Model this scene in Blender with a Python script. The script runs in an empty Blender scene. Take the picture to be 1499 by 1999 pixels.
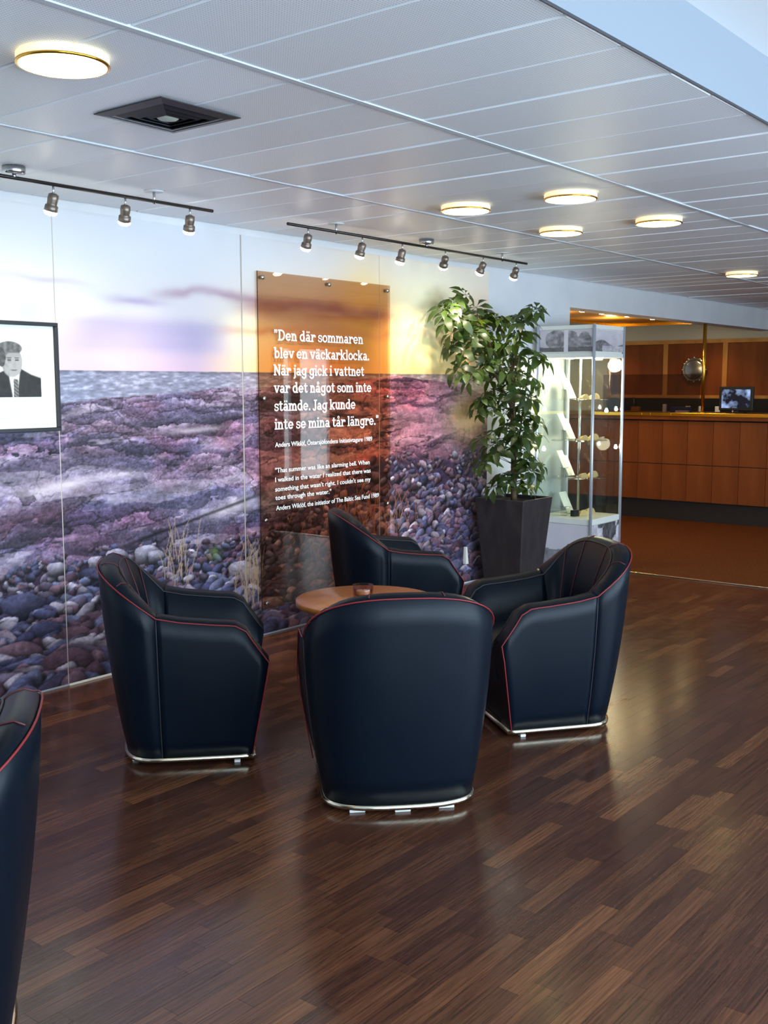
import bpy, bmesh, math, random
import numpy as np
from mathutils import Vector, Matrix

sc = bpy.context.scene
col = sc.collection
random.seed(7)

# ------------------------------------------------------------------ camera
def rot_axes(yaw, pitch, roll):
    c, s = math.cos(yaw), math.sin(yaw)
    fwd = Vector((c*math.cos(pitch), s*math.cos(pitch), -math.sin(pitch)))
    right = Vector((s, -c, 0)); up = right.cross(fwd)
    r2 = math.cos(roll)*right + math.sin(roll)*up
    u2 = -math.sin(roll)*right + math.cos(roll)*up
    return r2, u2, fwd
CAM = Vector((0, -4.5, 1.5))
_r, _u, _f = rot_axes(math.radians(38.494), math.radians(6.790), math.radians(-0.0953))
cd = bpy.data.cameras.new('camera'); cam = bpy.data.objects.new('camera', cd); col.objects.link(cam)
cam.matrix_world = Matrix(((_r.x, _u.x, -_f.x, CAM.x), (_r.y, _u.y, -_f.y, CAM.y), (_r.z, _u.z, -_f.z, CAM.z), (0, 0, 0, 1)))
cd.sensor_fit = 'HORIZONTAL'; cd.sensor_width = 36; cd.lens = 36*2087.24/1499
cd.clip_start = .05; cd.clip_end = 200
sc.camera = cam

# ------------------------------------------------------------------ world, view, daylight through the windows
sc.view_settings.view_transform = 'Standard'; sc.view_settings.look = 'None'
sc.view_settings.gamma = 1; sc.view_settings.use_curve_mapping = False
sc.view_settings.exposure = 0.62
w = bpy.data.worlds.new('daylight'); sc.world = w; w.use_nodes = True
bg = w.node_tree.nodes['Background']
bg.inputs[0].default_value = (.62, .78, 1, 1); bg.inputs[1].default_value = 1.0
sc.cycles.max_bounces = 8; sc.cycles.transparent_max_bounces = 20; sc.cycles.caustics_reflective = False; sc.cycles.caustics_refractive = False; sc.cycles.adaptive_threshold = .02
YW = -7.0                                    # inner face of the window wall
WINDOWS = [(-2.6, -.9, .35, 2.35), (-.6, 1.1, .35, 2.35), (1.4, 3.1, .35, 2.35), (3.4, 5.1, .35, 2.35), (5.4, 7.1, .35, 2.35), (12.3, 12.98, .05, 2.05), (11.93, 12.09, .05, 2.05)]
WPOW = [95, 95, 95, 95, 95, 20, 4]
for (x0, x1, z0, z1), pw in zip(WINDOWS, WPOW):
    L = bpy.data.lights.new('window_daylight', 'AREA'); L.shape = 'RECTANGLE'
    L.size = x1-x0; L.size_y = z1-z0; L.energy = pw; L.color = (.64, .83, 1)
    o = bpy.data.objects.new('window_daylight', L); col.objects.link(o)
    o.location = ((x0+x1)/2, YW-.06, (z0+z1)/2); o.rotation_euler = (math.radians(90), 0, 0)

# ------------------------------------------------------------------ helpers
def srgb(r, g, b):
    f = lambda c: (c/255/12.92 if c/255 <= .04045 else ((c/255+.055)/1.055)**2.4)
    return (f(r), f(g), f(b), 1)
MATS = {}
def mat(name, color=(.5, .5, .5, 1), rough=.5, metal=0, spec=.5, emit=None, estr=0, coat=0, trans=0, ior=1.45):
    m = bpy.data.materials.new(name); m.use_nodes = True
    b = m.node_tree.nodes['Principled BSDF']
    b.inputs['Base Color'].default_value = color; b.inputs['Roughness'].default_value = rough
    b.inputs['Metallic'].default_value = metal; b.inputs['Specular IOR Level'].default_value = spec
    b.inputs['Coat Weight'].default_value = coat; b.inputs['Transmission Weight'].default_value = trans
    b.inputs['IOR'].default_value = ior
    if emit: b.inputs['Emission Color'].default_value = emit; b.inputs['Emission Strength'].default_value = estr
    MATS[name] = m
    return m
def nd(m, typ, **kw):
    n = m.node_tree.nodes.new(typ)
    for k, v in kw.items():
        if k in n.inputs: n.inputs[k].default_value = v
        else: setattr(n, k, v)
    return n
def ln(m, a, ao, b, bi): m.node_tree.links.new(a.outputs[ao], b.inputs[bi])
def bsdf(m): return m.node_tree.nodes['Principled BSDF']
def vary(m, c1, c2, scale=8, stretch=(1, 1, 1), detail=4, bump=0, bscale=None):
    """noise-driven colour between c1 and c2, optional fine relief"""
    tc = nd(m, 'ShaderNodeTexCoord'); mp = nd(m, 'ShaderNodeMapping'); mp.inputs['Scale'].default_value = stretch
    ln(m, tc, 'Object', mp, 'Vector')
    n = nd(m, 'ShaderNodeTexNoise', Scale=scale, Detail=detail); ln(m, mp, 'Vector', n, 'Vector')
    r = nd(m, 'ShaderNodeValToRGB'); r.color_ramp.elements[0].position = .3; r.color_ramp.elements[1].position = .7
    r.color_ramp.elements[0].color = c1; r.color_ramp.elements[1].color = c2
    ln(m, n, 'Fac', r, 'Fac'); ln(m, r, 'Color', bsdf(m), 'Base Color')
    if bump:
        n2 = nd(m, 'ShaderNodeTexNoise', Scale=bscale or scale*8, Detail=3); ln(m, mp, 'Vector', n2, 'Vector')
        bp = nd(m, 'ShaderNodeBump', Strength=bump, Distance=.002); ln(m, n2, 'Fac', bp, 'Height'); ln(m, bp, 'Normal', bsdf(m), 'Normal')
    return m

def link(name, me, m=None, parent=None, loc=None, rz=None):
    o = bpy.data.objects.new(name, me); col.objects.link(o)
    if m is not None and me is not None and len(me.materials) == 0: me.materials.append(m)
    if parent: o.parent = parent
    if loc is not None: o.location = loc
    if rz is not None: o.rotation_euler = (0, 0, rz)
    return o
def tag(o, label, cat, group=None):
    o['label'] = label; o['category'] = cat
    if group: o['group'] = group
    return o
def thing(name, label, cat, loc=(0, 0, 0), rz=0, group=None):
    return tag(link(name, None, loc=loc, rz=rz), label, cat, group)
def struct(o): o['kind'] = 'structure'; return o
def mesh(name, verts, faces, smooth=False):
    me = bpy.data.meshes.new(name); me.from_pydata([tuple(v) for v in verts], [], faces); me.update()
    if smooth: me.polygons.foreach_set('use_smooth', [True]*len(me.polygons))
    return me
class MB:
    """collects geometry for one mesh"""
    def __init__(s): s.v = []; s.f = []; s.sm = []
    def add(s, v, f, smooth=False):
        n = len(s.v); s.v += [tuple(p) for p in v]; s.f += [tuple(i+n for i in q) for q in f]; s.sm += [smooth]*len(f); return s
    def box(s, x0, x1, y0, y1, z0, z1, M=None):
        v = [(x, y, z) for z in (z0, z1) for y in (y0, y1) for x in (x0, x1)]
        if M: v = [M @ Vector(p) for p in v]
        return s.add(v, [(0, 2, 3, 1), (4, 5, 7, 6), (0, 1, 5, 4), (2, 6, 7, 3), (0, 4, 6, 2), (1, 3, 7, 5)])
    def tube(s, pts, r, n=8, closed=False, caps=True):
        pts = [Vector(p) for p in pts]; N = len(pts); rr = r if isinstance(r, (list, tuple)) else [r]*N
        v = []; prev = None
        for i, p in enumerate(pts):
            a = pts[i-1] if (i > 0 or closed) else p; b = pts[(i+1) % N] if (i < N-1 or closed) else p
            d = (b-a).normalized()
            if prev is None: u = d.orthogonal().normalized()
            else: u = (prev-d*prev.dot(d)).normalized()
            prev = u; q = d.cross(u)
            v += [p+rr[i]*(math.cos(2*math.pi*k/n)*u+math.sin(2*math.pi*k/n)*q) for k in range(n)]
        f = []
        for i in range(N if closed else N-1):
            j = (i+1) % N
            f += [(i*n+k, i*n+(k+1) % n, j*n+(k+1) % n, j*n+k) for k in range(n)]
        if caps and not closed: f += [tuple(range(n))[::-1], tuple((N-1)*n+k for k in range(n))]
        return s.add(v, f, True)
    def lathe(s, prof, n=32, c=(0, 0, 0), M=None):
        v = []
        for r, z in prof:
            v += [(c[0]+r*math.cos(2*math.pi*k/n), c[1]+r*math.sin(2*math.pi*k/n), c[2]+z) for k in range(n)]
        if M: v = [M @ Vector(p) for p in v]
        f = []
        for i in range(len(prof)-1): f += [(i*n+k, i*n+(k+1) % n, (i+1)*n+(k+1) % n, (i+1)*n+k) for k in range(n)]
        f += [tuple(range(n))[::-1], tuple((len(prof)-1)*n+k for k in range(n))]
        return s.add(v, f, True)
    def prism(s, pts, z0, z1):
        n = len(pts); v = [(x, y, z0) for x, y in pts]+[(x, y, z1) for x, y in pts]
        return s.add(v, [tuple(range(n))[::-1], tuple(range(n, 2*n))]+[(k, (k+1) % n, n+(k+1) % n, n+k) for k in range(n)])
    def mesh(s, name):
        me = bpy.data.meshes.new(name); me.from_pydata(s.v, [], s.f); me.update()
        me.polygons.foreach_set('use_smooth', s.sm); return me
    def build(s, name, m, parent=None, loc=None, rz=None, bevel=0, autosmooth=True):
        o = link(name, s.mesh(name), m, parent, loc, rz)
        if bevel:
            b = o.modifiers.new('bevel', 'BEVEL'); b.width = bevel; b.segments = 2; b.limit_method = 'ANGLE'
        return o
def copy_tree(o, parent=None):
    c = o.copy(); col.objects.link(c)
    if parent: c.parent = parent
    for ch in list(o.children): copy_tree(ch, c)
    return c

# ------------------------------------------------------------------ materials
mat('wall_white', srgb(214, 214, 216), .75); vary(MATS['wall_white'], srgb(208, 209, 212), srgb(218, 218, 219), 3, bump=.05, bscale=180)
mat('wall_grey', srgb(150, 150, 152), .8)
mat('ceiling_bright', srgb(235, 238, 240), .7)
mt = mat('ceiling_tile', srgb(196, 198, 204), .42, spec=.5)
def tile_nodes(m):
    tc = nd(m, 'ShaderNodeTexCoord'); oi = nd(m, 'ShaderNodeObjectInfo')
    mp = nd(m, 'ShaderNodeMapping'); mp.inputs['Scale'].default_value = (110, 110, 110); ln(m, tc, 'Object', mp, 'Vector')
    vo = nd(m, 'ShaderNodeTexVoronoi', Scale=1.0, Randomness=0.0); ln(m, mp, 'Vector', vo, 'Vector')
    r = nd(m, 'ShaderNodeValToRGB'); r.color_ramp.elements[0].position = .2; r.color_ramp.elements[1].position = .34
    r.color_ramp.elements[0].color = srgb(196, 200, 208); r.color_ramp.elements[1].color = srgb(244, 245, 247)
    ln(m, vo, 'Distance', r, 'Fac')
    hs = nd(m, 'ShaderNodeHueSaturation'); mr = nd(m, 'ShaderNodeMapRange'); mr.inputs['To Min'].default_value = .93; mr.inputs['To Max'].default_value = 1.05
    ln(m, oi, 'Random', mr, 'Value'); ln(m, mr, 'Result', hs, 'Value'); ln(m, r, 'Color', hs, 'Color'); ln(m, hs, 'Color', bsdf(m), 'Base Color')
tile_nodes(mt)
mat('runner', srgb(196, 200, 206), .5)
mat('leather', srgb(6, 15, 25), .42, spec=.2)
m = MATS['leather']; n2 = nd(m, 'ShaderNodeTexVoronoi', Scale=260.0); tcx = nd(m, 'ShaderNodeTexCoord'); ln(m, tcx, 'Object', n2, 'Vector')
bp = nd(m, 'ShaderNodeBump', Strength=.12, Distance=.0006); ln(m, n2, 'Distance', bp, 'Height'); ln(m, bp, 'Normal', bsdf(m), 'Normal')
n3 = nd(m, 'ShaderNodeTexNoise', Scale=7.0, Detail=4.0); ln(m, tcx, 'Object', n3, 'Vector'); mr = nd(m, 'ShaderNodeMapRange'); mr.inputs['To Min'].default_value = .3; mr.inputs['To Max'].default_value = .46
ln(m, n3, 'Fac', mr, 'Value'); ln(m, mr, 'Result', bsdf(m), 'Roughness')
mat('red_piping', srgb(128, 30, 34), .5); mat('seam_red', srgb(84, 30, 32), .55)
mat('navy_piping', srgb(44, 40, 44), .5)
mat('chrome', srgb(225, 215, 190), .16, metal=1)
mat('brass', srgb(225, 170, 60), .22, metal=1)
mat('dark_metal', srgb(58, 54, 52), .35, metal=.8)
mat('spot_metal', srgb(128, 114, 102), .38, metal=.7); mat('steel', srgb(190, 190, 190), .25, metal=1)
mat('alu', srgb(205, 210, 220), .35, metal=.6)
mat('white_plastic', srgb(225, 224, 216), .45)
mat('black_plastic', srgb(18, 18, 20), .4)
mat('table_wood', srgb(196, 116, 52), .3, coat=.2); vary(MATS['table_wood'], srgb(188, 108, 46), srgb(206, 126, 60), 5, (1, 9, 1))
mat('planter', srgb(44, 38, 40), .55); vary(MATS['planter'], srgb(38, 33, 36), srgb(52, 46, 46), 14, (1, 1, .5), bump=.2)
mat('soil', srgb(50, 34, 24), .95); vary(MATS['soil'], srgb(34, 24, 18), srgb(74, 50, 34), 40, bump=.8)
mat('bark', srgb(110, 88, 62), .8); vary(MATS['bark'], srgb(82, 66, 46), srgb(132, 108, 76), 22, (1, 1, .3), bump=.5)
m = mat('leaf', srgb(64, 92, 40), .38, spec=.5)
oi = nd(m, 'ShaderNodeObjectInfo'); r = nd(m, 'ShaderNodeValToRGB')
r.color_ramp.elements[0].color = srgb(26, 42, 24); r.color_ramp.elements[1].color = srgb(70, 92, 40); ln(m, oi, 'Random', r, 'Fac'); ln(m, r, 'Color', bsdf(m), 'Base Color')
tl = nd(m, 'ShaderNodeBsdfTranslucent'); tl.inputs[0].default_value = srgb(150, 180, 50); mx = nd(m, 'ShaderNodeMixShader'); mx.inputs[0].default_value = .2
ln(m, bsdf(m), 0, mx, 1); ln(m, tl, 0, mx, 2); m.node_tree.links.new(mx.outputs[0], m.node_tree.nodes['Material Output'].inputs[0])
mat('panel_wood', srgb(112, 56, 22), .45, spec=.3); vary(MATS['panel_wood'], srgb(98, 46, 17), srgb(126, 64, 26), 6, (1, 1, .12), bump=.05)
mat('frame_wood', srgb(176, 116, 52), .4); vary(MATS['frame_wood'], srgb(164, 104, 44), srgb(188, 128, 62), 8, (1, 1, .2))
mat('canopy_wood', srgb(206, 150, 70), .35); vary(MATS['canopy_wood'], srgb(196, 138, 60), srgb(214, 160, 80), 6, (.2, 1, 1))
mat('dark_kick', srgb(32, 22, 18), .7); mat('wall_warm', srgb(176, 164, 140), .8); mat('joint', srgb(196, 184, 172), .7)
mat('carpet', srgb(110, 56, 26), .95, spec=.1); vary(MATS['carpet'], srgb(84, 43, 16), srgb(108, 57, 22), 60, bump=.5, bscale=300)
mat('lamp_glow', (1, .9, .7, 1), .5, emit=(1, .82, .30, 1), estr=3.2)
mat('lamp_body', srgb(240, 225, 190), .4, emit=(1, .78, .42, 1), estr=.5)
mat('spot_glow', (1, 1, 1, 1), .5, emit=(1, .92, .76, 1), estr=30)
mat('downlight_glow', (1, 1, 1, 1), .5, emit=(1, .76, .36, 1), estr=60)
mat('cabinet_glow', (1, 1, 1, 1), .5, emit=(1, .9, .66, 1), estr=40)
mat('paper', srgb(240, 238, 230), .6)
mat('card_white', srgb(246, 242, 226), .5)
mat('tan_card', srgb(214, 178, 120), .6)
mat('wax', srgb(236, 226, 214), .5)
mat('blue_box', srgb(40, 52, 130), .5)
def glass(name, tint, rough=.02, ior=1.45):
    m = bpy.data.materials.new(name); m.use_nodes = True; nt = m.node_tree; nt.nodes.clear()
    out = nt.nodes.new('ShaderNodeOutputMaterial'); t = nt.nodes.new('ShaderNodeBsdfTransparent'); t.inputs[0].default_value = (*tint, 1)
    g = nt.nodes.new('ShaderNodeBsdfGlossy'); g.inputs['Roughness'].default_value = rough
    fr = nt.nodes.new('ShaderNodeFresnel'); fr.inputs[0].default_value = ior; mx = nt.nodes.new('ShaderNodeMixShader')
    ge = nt.nodes.new('ShaderNodeNewGeometry'); mi_ = nt.nodes.new('ShaderNodeMix'); mi_.inputs[2].default_value = ior; mi_.inputs[3].default_value = 1/ior
    nt.links.new(ge.outputs['Backfacing'], mi_.inputs[0]); nt.links.new(mi_.outputs[0], fr.inputs[0])   # same Fresnel on both sides of the sheet
    nt.links.new(fr.outputs[0], mx.inputs[0]); nt.links.new(t.outputs[0], mx.inputs[1]); nt.links.new(g.outputs[0], mx.inputs[2]); nt.links.new(mx.outputs[0], out.inputs[0])
    MATS[name] = m; return m
glass('amber_glass', (.80, .62, .52)); glass('clear_glass', (.95, .98, .96)); glass('acrylic', (.92, .93, .9)); glass('window_glass', (.97, .98, .98))
glass('bronze_glass', (.89, .775, .67), .012, 1.36); glass('dark_tint', (.66, .60, .56))
# floor strips: colour by object / by island
def wood_floor(name, per_object):
    m = mat(name, rough=.2, spec=.5)
    src = nd(m, 'ShaderNodeObjectInfo') if per_object else nd(m, 'ShaderNodeNewGeometry')
    out = 'Random' if per_object else 'Random Per Island'
    r = nd(m, 'ShaderNodeValToRGB'); e = r.color_ramp.elements
    e[0].color = srgb(74, 44, 33); e[1].color = srgb(120, 76, 49)
    for p, c in ((.3, (83, 50, 36)), (.6, (92, 56, 39)), (.85, (104, 65, 43))): x = e.new(p); x.color = srgb(*c)
    ln(m, src, out, r, 'Fac')
    geo = nd(m, 'ShaderNodeNewGeometry'); mp = nd(m, 'ShaderNodeMapping'); mp.inputs['Scale'].default_value = (3.0, 85, 1); ln(m, geo, 'Position', mp, 'Vector')
    n = nd(m, 'ShaderNodeTexNoise', Scale=1.6, Detail=6.0, Roughness=.65, Distortion=.6); ln(m, mp, 'Vector', n, 'Vector')
    r2 = nd(m, 'ShaderNodeValToRGB'); r2.color_ramp.elements[0].position = .32; r2.color_ramp.elements[1].position = .66
    r2.color_ramp.elements[0].color = (.36, .33, .35, 1); r2.color_ramp.elements[1].color = (1.12, 1.1, 1.08, 1); ln(m, n, 'Fac', r2, 'Fac')
    mix = nd(m, 'ShaderNodeMix', data_type='RGBA', blend_type='MULTIPLY'); mix.inputs[0].default_value = 1
    ln(m, r, 'Color', mix, 6); ln(m, r2, 'Color', mix, 7); ln(m, mix, 2, bsdf(m), 'Base Color')
    n3 = nd(m, 'ShaderNodeTexNoise', Scale=14.0, Detail=3.0); ln(m, geo, 'Position', n3, 'Vector'); mr = nd(m, 'ShaderNodeMapRange'); mr.inputs['To Min'].default_value = .13; mr.inputs['To Max'].default_value = .25
    ln(m, n3, 'Fac', mr, 'Value'); ln(m, mr, 'Result', bsdf(m), 'Roughness')
    return m
wood_floor('floor_strip', True); wood_floor('floor_far', False)
m = mat('print', rough=.5, spec=.3); ca = nd(m, 'ShaderNodeVertexColor', layer_name='ink'); ln(m, ca, 'Color', bsdf(m), 'Base Color')

# ------------------------------------------------------------------ setting
HC = 2.38; YB = -3.18; HH = 2.58
bx = lambda *a: MB().box(*a)
# floor: a base slab, single strips on top
fl = struct(bx(-4, 7.86, YW, 0, -.05, -.0015).build('floor', mat('floor_base', srgb(24, 14, 12), .5)))
cells = []
SW = .0595; nrow = int(7/SW)
rnd = random.Random(11)
for j in range(nrow):
    y0 = -j*SW
    x = -.2-rnd.random()*.5
    while x < 7.85:
        Ls = rnd.choice((.26, .34, .42, .5, .55))
        if x+Ls > .4: cells.append((x, min(x+Ls, 7.855), y0, Ls))
        x += Ls
def facing(c):
    cx_, cy_ = (c[0]+c[1])/2, c[2]-SW/2
    v = Vector((cx_, cy_, 0))-CAM; d = v.dot(_f)
    if d <= .3: return None
    u = v.dot(_r)/d*2087.24+749.5; q = 999.5-v.dot(_u)/d*2087.24
    return (u, q)
vis = []
rest = []
for c in cells:
    p = facing(c)
    if p and -120 < p[0] < 1620 and p[1] < 2120: vis.append((-(p[1]), c))
    else: rest.append(c)
vis.sort(key=lambda t: t[0])
near = [c for _, c in vis[:295]]; rest += [c for _, c in vis[295:]]
G_ = .0004
def strip_mb(x0, x1, y0, mb):
    return mb.box(x0+G_, x1-G_, y0-SW+G_, y0-G_, -.001, 0)
shared = {}
for c in near:
    Lk = round(c[1]-c[0], 3)
    if Lk not in shared:
        shared[Lk] = strip_mb(0, Lk, 0, MB()).mesh('floor_strip'); shared[Lk].materials.append(MATS['floor_strip'])
    link('floor_strip', shared[Lk], None, fl, (c[0], c[2], 0))
mb = MB()
for c in rest: strip_mb(c[0], c[1], c[2], mb)
o = mb.build('far_floor_strips', MATS['floor_far'], fl); o['kind'] = 'stuff'
struct(bx(7.86, 15.2, -7, 3.2, -.05, .004).build('floor_carpet', MATS['carpet']))
struct(bx(7.845, 7.885, -7, -.0, 0, .008).build('trim_1', MATS['chrome'], bevel=.003))

# ceiling: backing, runners, tiles
ce = struct(bx(-4, 15.2, YB, 0, HC+.012, HC+.1).build('ceiling', MATS['ceiling_bright']))
rows = [YB+.0, -2.28, -1.14, -.015]
tiles = {}
for a, b in zip(rows[:-1], rows[1:]):
    t = MB(); W_, L_ = .305-.008, b-a-.022
    t.add([(0, 0, .012), (W_, 0, .012), (W_, L_, .012), (0, L_, .012), (.004, .004, 0), (W_-.004, .004, 0), (W_-.004, L_-.004, 0), (.004, L_-.004, 0)],
          [(7, 6, 5, 4), (0, 1, 2, 3), (0, 4, 5, 1), (1, 5, 6, 2), (2, 6, 7, 3), (3, 7, 4, 0)])
    me = t.mesh('ceiling_tile'); me.materials.append(mt); tiles[a] = me
for a, b in zip(rows[:-1], rows[1:]):
    for i in range(-8, 43):
        o = link('ceiling_tile', tiles[a], None, ce, (1.77+.305*i+.004, a+.011, HC+rnd.uniform(-.0015, .003)))
        o.rotation_euler = (rnd.uniform(-.0015, .0015), rnd.uniform(-.004, .004), 0)
for y in (-2.28, -1.14):
    MB().box(-4, 15.2, y-.012, y+.012, HC-.0035, HC+.02).build('ceiling_runner', MATS['runner'], ce)
struct(bx(-4, 15.2, YB-.012, YB, HC-.004, HH).build('wall_fascia', mat('fascia_paint', srgb(126, 133, 142), .7)))
struct(bx(-4, 15.2, YW-.3, YB-.012, HH, HH+.1).build('ceiling_high', MATS['ceiling_bright']))

# walls
XO = 8.2
struct(bx(-4, XO, 0, .2, -.05, HC+.1).build('wall_back', MATS['wall_white']))
struct(bx(XO, 15.2, 0, .2, 2.15, HC+.1).build('wall_lintel', MATS['wall_white']))
struct(bx(-4.15, -4, YW-.3, .2, -.05, HH+.1).build('wall_left', MATS['wall_white']))
struct(bx(15.2, 15.35, YW-.3, 3.2, -.05, HH+.1).build('wall_right', MATS['wall_white']))
wf = MB(); xs = sorted(WINDOWS); prev = -4
for (x0, x1, z0, z1) in xs:
    wf.box(prev, x0, YW-.2, YW, -.05, HH+.05); wf.box(x0, x1, YW-.2, YW, -.05, z0); wf.box(x0, x1, YW-.2, YW, z1, HH+.05); prev = x1
wf.box(prev, 15.2, YW-.2, YW, -.05, HH+.05)
struct(wf.build('wall_front', MATS['wall_white']))
for i, (x0, x1, z0, z1) in enumerate(xs):
    f = MB(); t = .04
    for q in ((x0, x0+t, z0, z1), (x1-t, x1, z0, z1), (x0+t, x1-t, z0, z0+t), (x0+t, x1-t, z1-t, z1)): f.box(q[0], q[1], YW-.16, YW-.1, q[2], q[3])
    wn = struct(f.build('window_%d' % (i+1), MATS['white_plastic']))
    MB().box(x0+t, x1-t, YW-.135, YW-.125, z0+t, z1-t).build('pane', MATS['window_glass'], wn)
# reception side room behind the opening
struct(bx(XO-.2, 15.2, 3.2, 3.35, -.05, HC+.1).build('wall_reception_side', MATS['wall_white']))
struct(bx(XO-.15, XO, .2, 3.2, -.05, HC+.1).build('wall_reception_end', MATS['wall_white']))
struct(bx(XO-.15, 15.2, .2, 3.2, HC, HC+.1).build('ceiling_reception', MATS['ceiling_bright']))
# ------------------------------------------------------------------ printed mural
NX, NZ = 1016, 468
MX0, MX1, MZ0, MZ1 = 1.86, 6.926, .012, 2.345
def vnoise(x, y, seed=0):
    rs = np.random.RandomState(seed); T = rs.rand(64, 64)
    xi = np.floor(x).astype(int); yi = np.floor(y).astype(int); fx = x-xi; fy = y-yi
    fx = fx*fx*(3-2*fx); fy = fy*fy*(3-2*fy)
    a = T[yi % 64, xi % 64]; b = T[yi % 64, (xi+1) % 64]; c = T[(yi+1) % 64, xi % 64]; d = T[(yi+1) % 64, (xi+1) % 64]
    return (a*(1-fx)+b*fx)*(1-fy)+(c*(1-fx)+d*fx)*fy
def fbm(x, y, seed=0, oct=5, gain=.5):
    s = 0; a = 1; t = 0
    for k in range(oct): s = s+a*vnoise(x*2**k+17.3*k, y*2**k+9.1*k, seed+k); t += a; a *= gain
    return s/t
def sstep(a, b, x): t = np.clip((x-a)/(b-a), 0, 1); return t*t*(3-2*t)
def lerp3(A, B, t): return A*(1-t[..., None])+B*t[..., None]
C3 = lambda *c: np.array(c, float)
def paint_mural():
    xs = np.linspace(MX0, MX1, NX); zs = np.linspace(MZ0, MZ1, NZ)
    X, Z = np.meshgrid(xs, zs)
    hz = 1.572; SKY = np.array([.96, .95, .93])
    # sky
    tz = np.clip((Z-hz)/(MZ1-hz), 0, 1)
    top = np.stack([np.interp(X, [2.7, 3.4, 4.4, 5.4, 6.9], v) for v in ([222, 216, 218, 230, 240], [222, 220, 220, 222, 228], [226, 230, 228, 220, 214])], -1)
    mid = np.stack([np.interp(X, [2.7, 3.2, 4.0, 4.6, 5.4, 6.1, 6.9], v) for v in ([250, 232, 222, 236, 226, 255, 246], [242, 224, 214, 220, 178, 232, 206], [218, 222, 222, 200, 132, 176, 168])], -1)
    low = np.stack([np.interp(X, [2.7, 3.3, 4.0, 4.5, 5.2, 6.0, 6.9], v) for v in ([226, 206, 208, 248, 240, 250, 244], [206, 186, 180, 214, 160, 196, 188], [206, 208, 204, 150, 96, 110, 120])], -1)
    S = lerp3(mid, top, sstep(.35, .95, tz)); S = lerp3(low, S, sstep(0.02, .42, tz))
    def glow(cx, cz, rx, rz, colr, a):
        nonlocal S
        g = np.exp(-((X-cx)/rx)**2-((Z-cz)/rz)**2)*a; S = lerp3(S, np.broadcast_to(C3(*colr), S.shape), np.clip(g, 0, 1))
    glow(6.16, 1.93, .40, .34, (255, 250, 214), 1.0)
    glow(6.1, 1.75, .55, .2, (255, 226, 140), .55)
    glow(4.42, 1.79, .22, .1, (255, 244, 190), .9)
    glow(2.9, 1.98, .42, .11, (255, 250, 226), .9)
    glow(5.45, 1.9, .25, .35, (255, 216, 120), .75)
    cn = fbm(X*1.1+3, Z*9, 31, 5)
    def cloud(cz, hgt, x0, x1, colr, a, sd):
        nonlocal S
        wv = (fbm(X*2.2, Z*3+sd, 40+sd, 4)-.5)*.12
        m_ = np.exp(-((Z+wv-cz)/hgt)**2)*sstep(x0, x0+.35, X)*(1-sstep(x1-.35, x1, X))*np.clip(cn*1.9-.25, 0, 1)*a
        S = lerp3(S, np.broadcast_to(C3(*colr), S.shape), np.clip(m_, 0, 1))
    cloud(1.965, .020, 2.5, 3.4, (206, 178, 206), .9, 1); cloud(1.935, .022, 3.3, 3.9, (186, 166, 204), .95, 2)
    cloud(1.985, .030, 3.6, 5.3, (170, 138, 158), .95, 3); cloud(1.95, .06, 4.2, 5.9, (168, 112, 106), .95, 4)
    cloud(1.83, .025, 4.0, 6.9, (214, 160, 130), .7, 5); cloud(1.88, .02, 5.7, 6.9, (226, 170, 140), .8, 6)
    band = np.exp(-(np.clip(np.abs(Z-1.755)-.05, 0, 9)/.045)**2)*sstep(3.0, 3.35, X)*(1-sstep(3.9, 4.5, X))*(.55+.45*cn)
    S = lerp3(S, np.broadcast_to(C3(178, 166, 202), S.shape), np.clip(band*1.0, 0, 1))
    # sea
    sp = fbm(X*26, Z*110, 3, 4); sea = np.stack([np.interp(X, [2.8, 4.2, 5.2, 6.9], v) for v in ([150, 172, 190, 220], [158, 168, 146, 186], [188, 190, 136, 176])], -1)
    sea = sea*(.66+.62*sp)[..., None]; sea = lerp3(sea, sea*0+C3(216, 216, 232), np.clip((sp-.58)*3.2, 0, 1))
    sea = lerp3(sea, sea*.8, np.exp(-((Z-hz)/.012)**2))
    img = np.where((Z > hz)[..., None], S*SKY, sea*.84)
    # rock outline
    ro = np.interp(X, [1.86, 2.8, 3.12, 3.4, 3.7, 4.05, 4.4, 5.0, 5.7, 5.9, 6.2, 6.5, 6.75, 6.93], [1.40, 1.405, 1.415, 1.43, 1.458, 1.475, 1.48, 1.51, 1.548, 1.552, 1.535, 1.505, 1.45, 1.40])
    ro = ro+(fbm(X*5, X*0+.3, 8, 4)-.5)*.03
    # slabs: stretched cells with cracks
    rs = np.random.RandomState(4); n = 190
    px = rs.uniform(MX0-.2, MX1+.2, n); pz = .45+1.12*rs.rand(n)**.85
    wx = X+(fbm(X*2.4, Z*5, 60, 4)-.5)*.36; wz = Z+(fbm(X*2.4+7, Z*5, 61, 4)-.5)*.11-.03*(X-4)*.5
    sc_ = np.interp(Z, [.5, 1.1, 1.55], [2.6, 3.4, 6.5])
    d1 = np.full(X.shape, 9.); d2 = d1.copy(); idx = np.zeros(X.shape, int)
    for k in range(n):
        d = np.hypot(wx-px[k], (wz-pz[k])*sc_)
        c1 = d < d1; d2 = np.where(c1, d1, np.minimum(d2, d)); idx = np.where(c1, k, idx); d1 = np.where(c1, d, d1)
    tone = rs.rand(n); hue = rs.rand(n)
    f1 = fbm(X*7, Z*22, 70, 6, .6); f2 = fbm(X*40, Z*70, 77, 4, .7); f3 = fbm(X*90, Z*120, 83, 2, .8)
    # long sloping ledges at two scales: pale upper faces, dark undercuts
    per = np.interp(Z, [.5, 1.0, 1.3, 1.55], [.16, .13, .075, .035])
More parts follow.
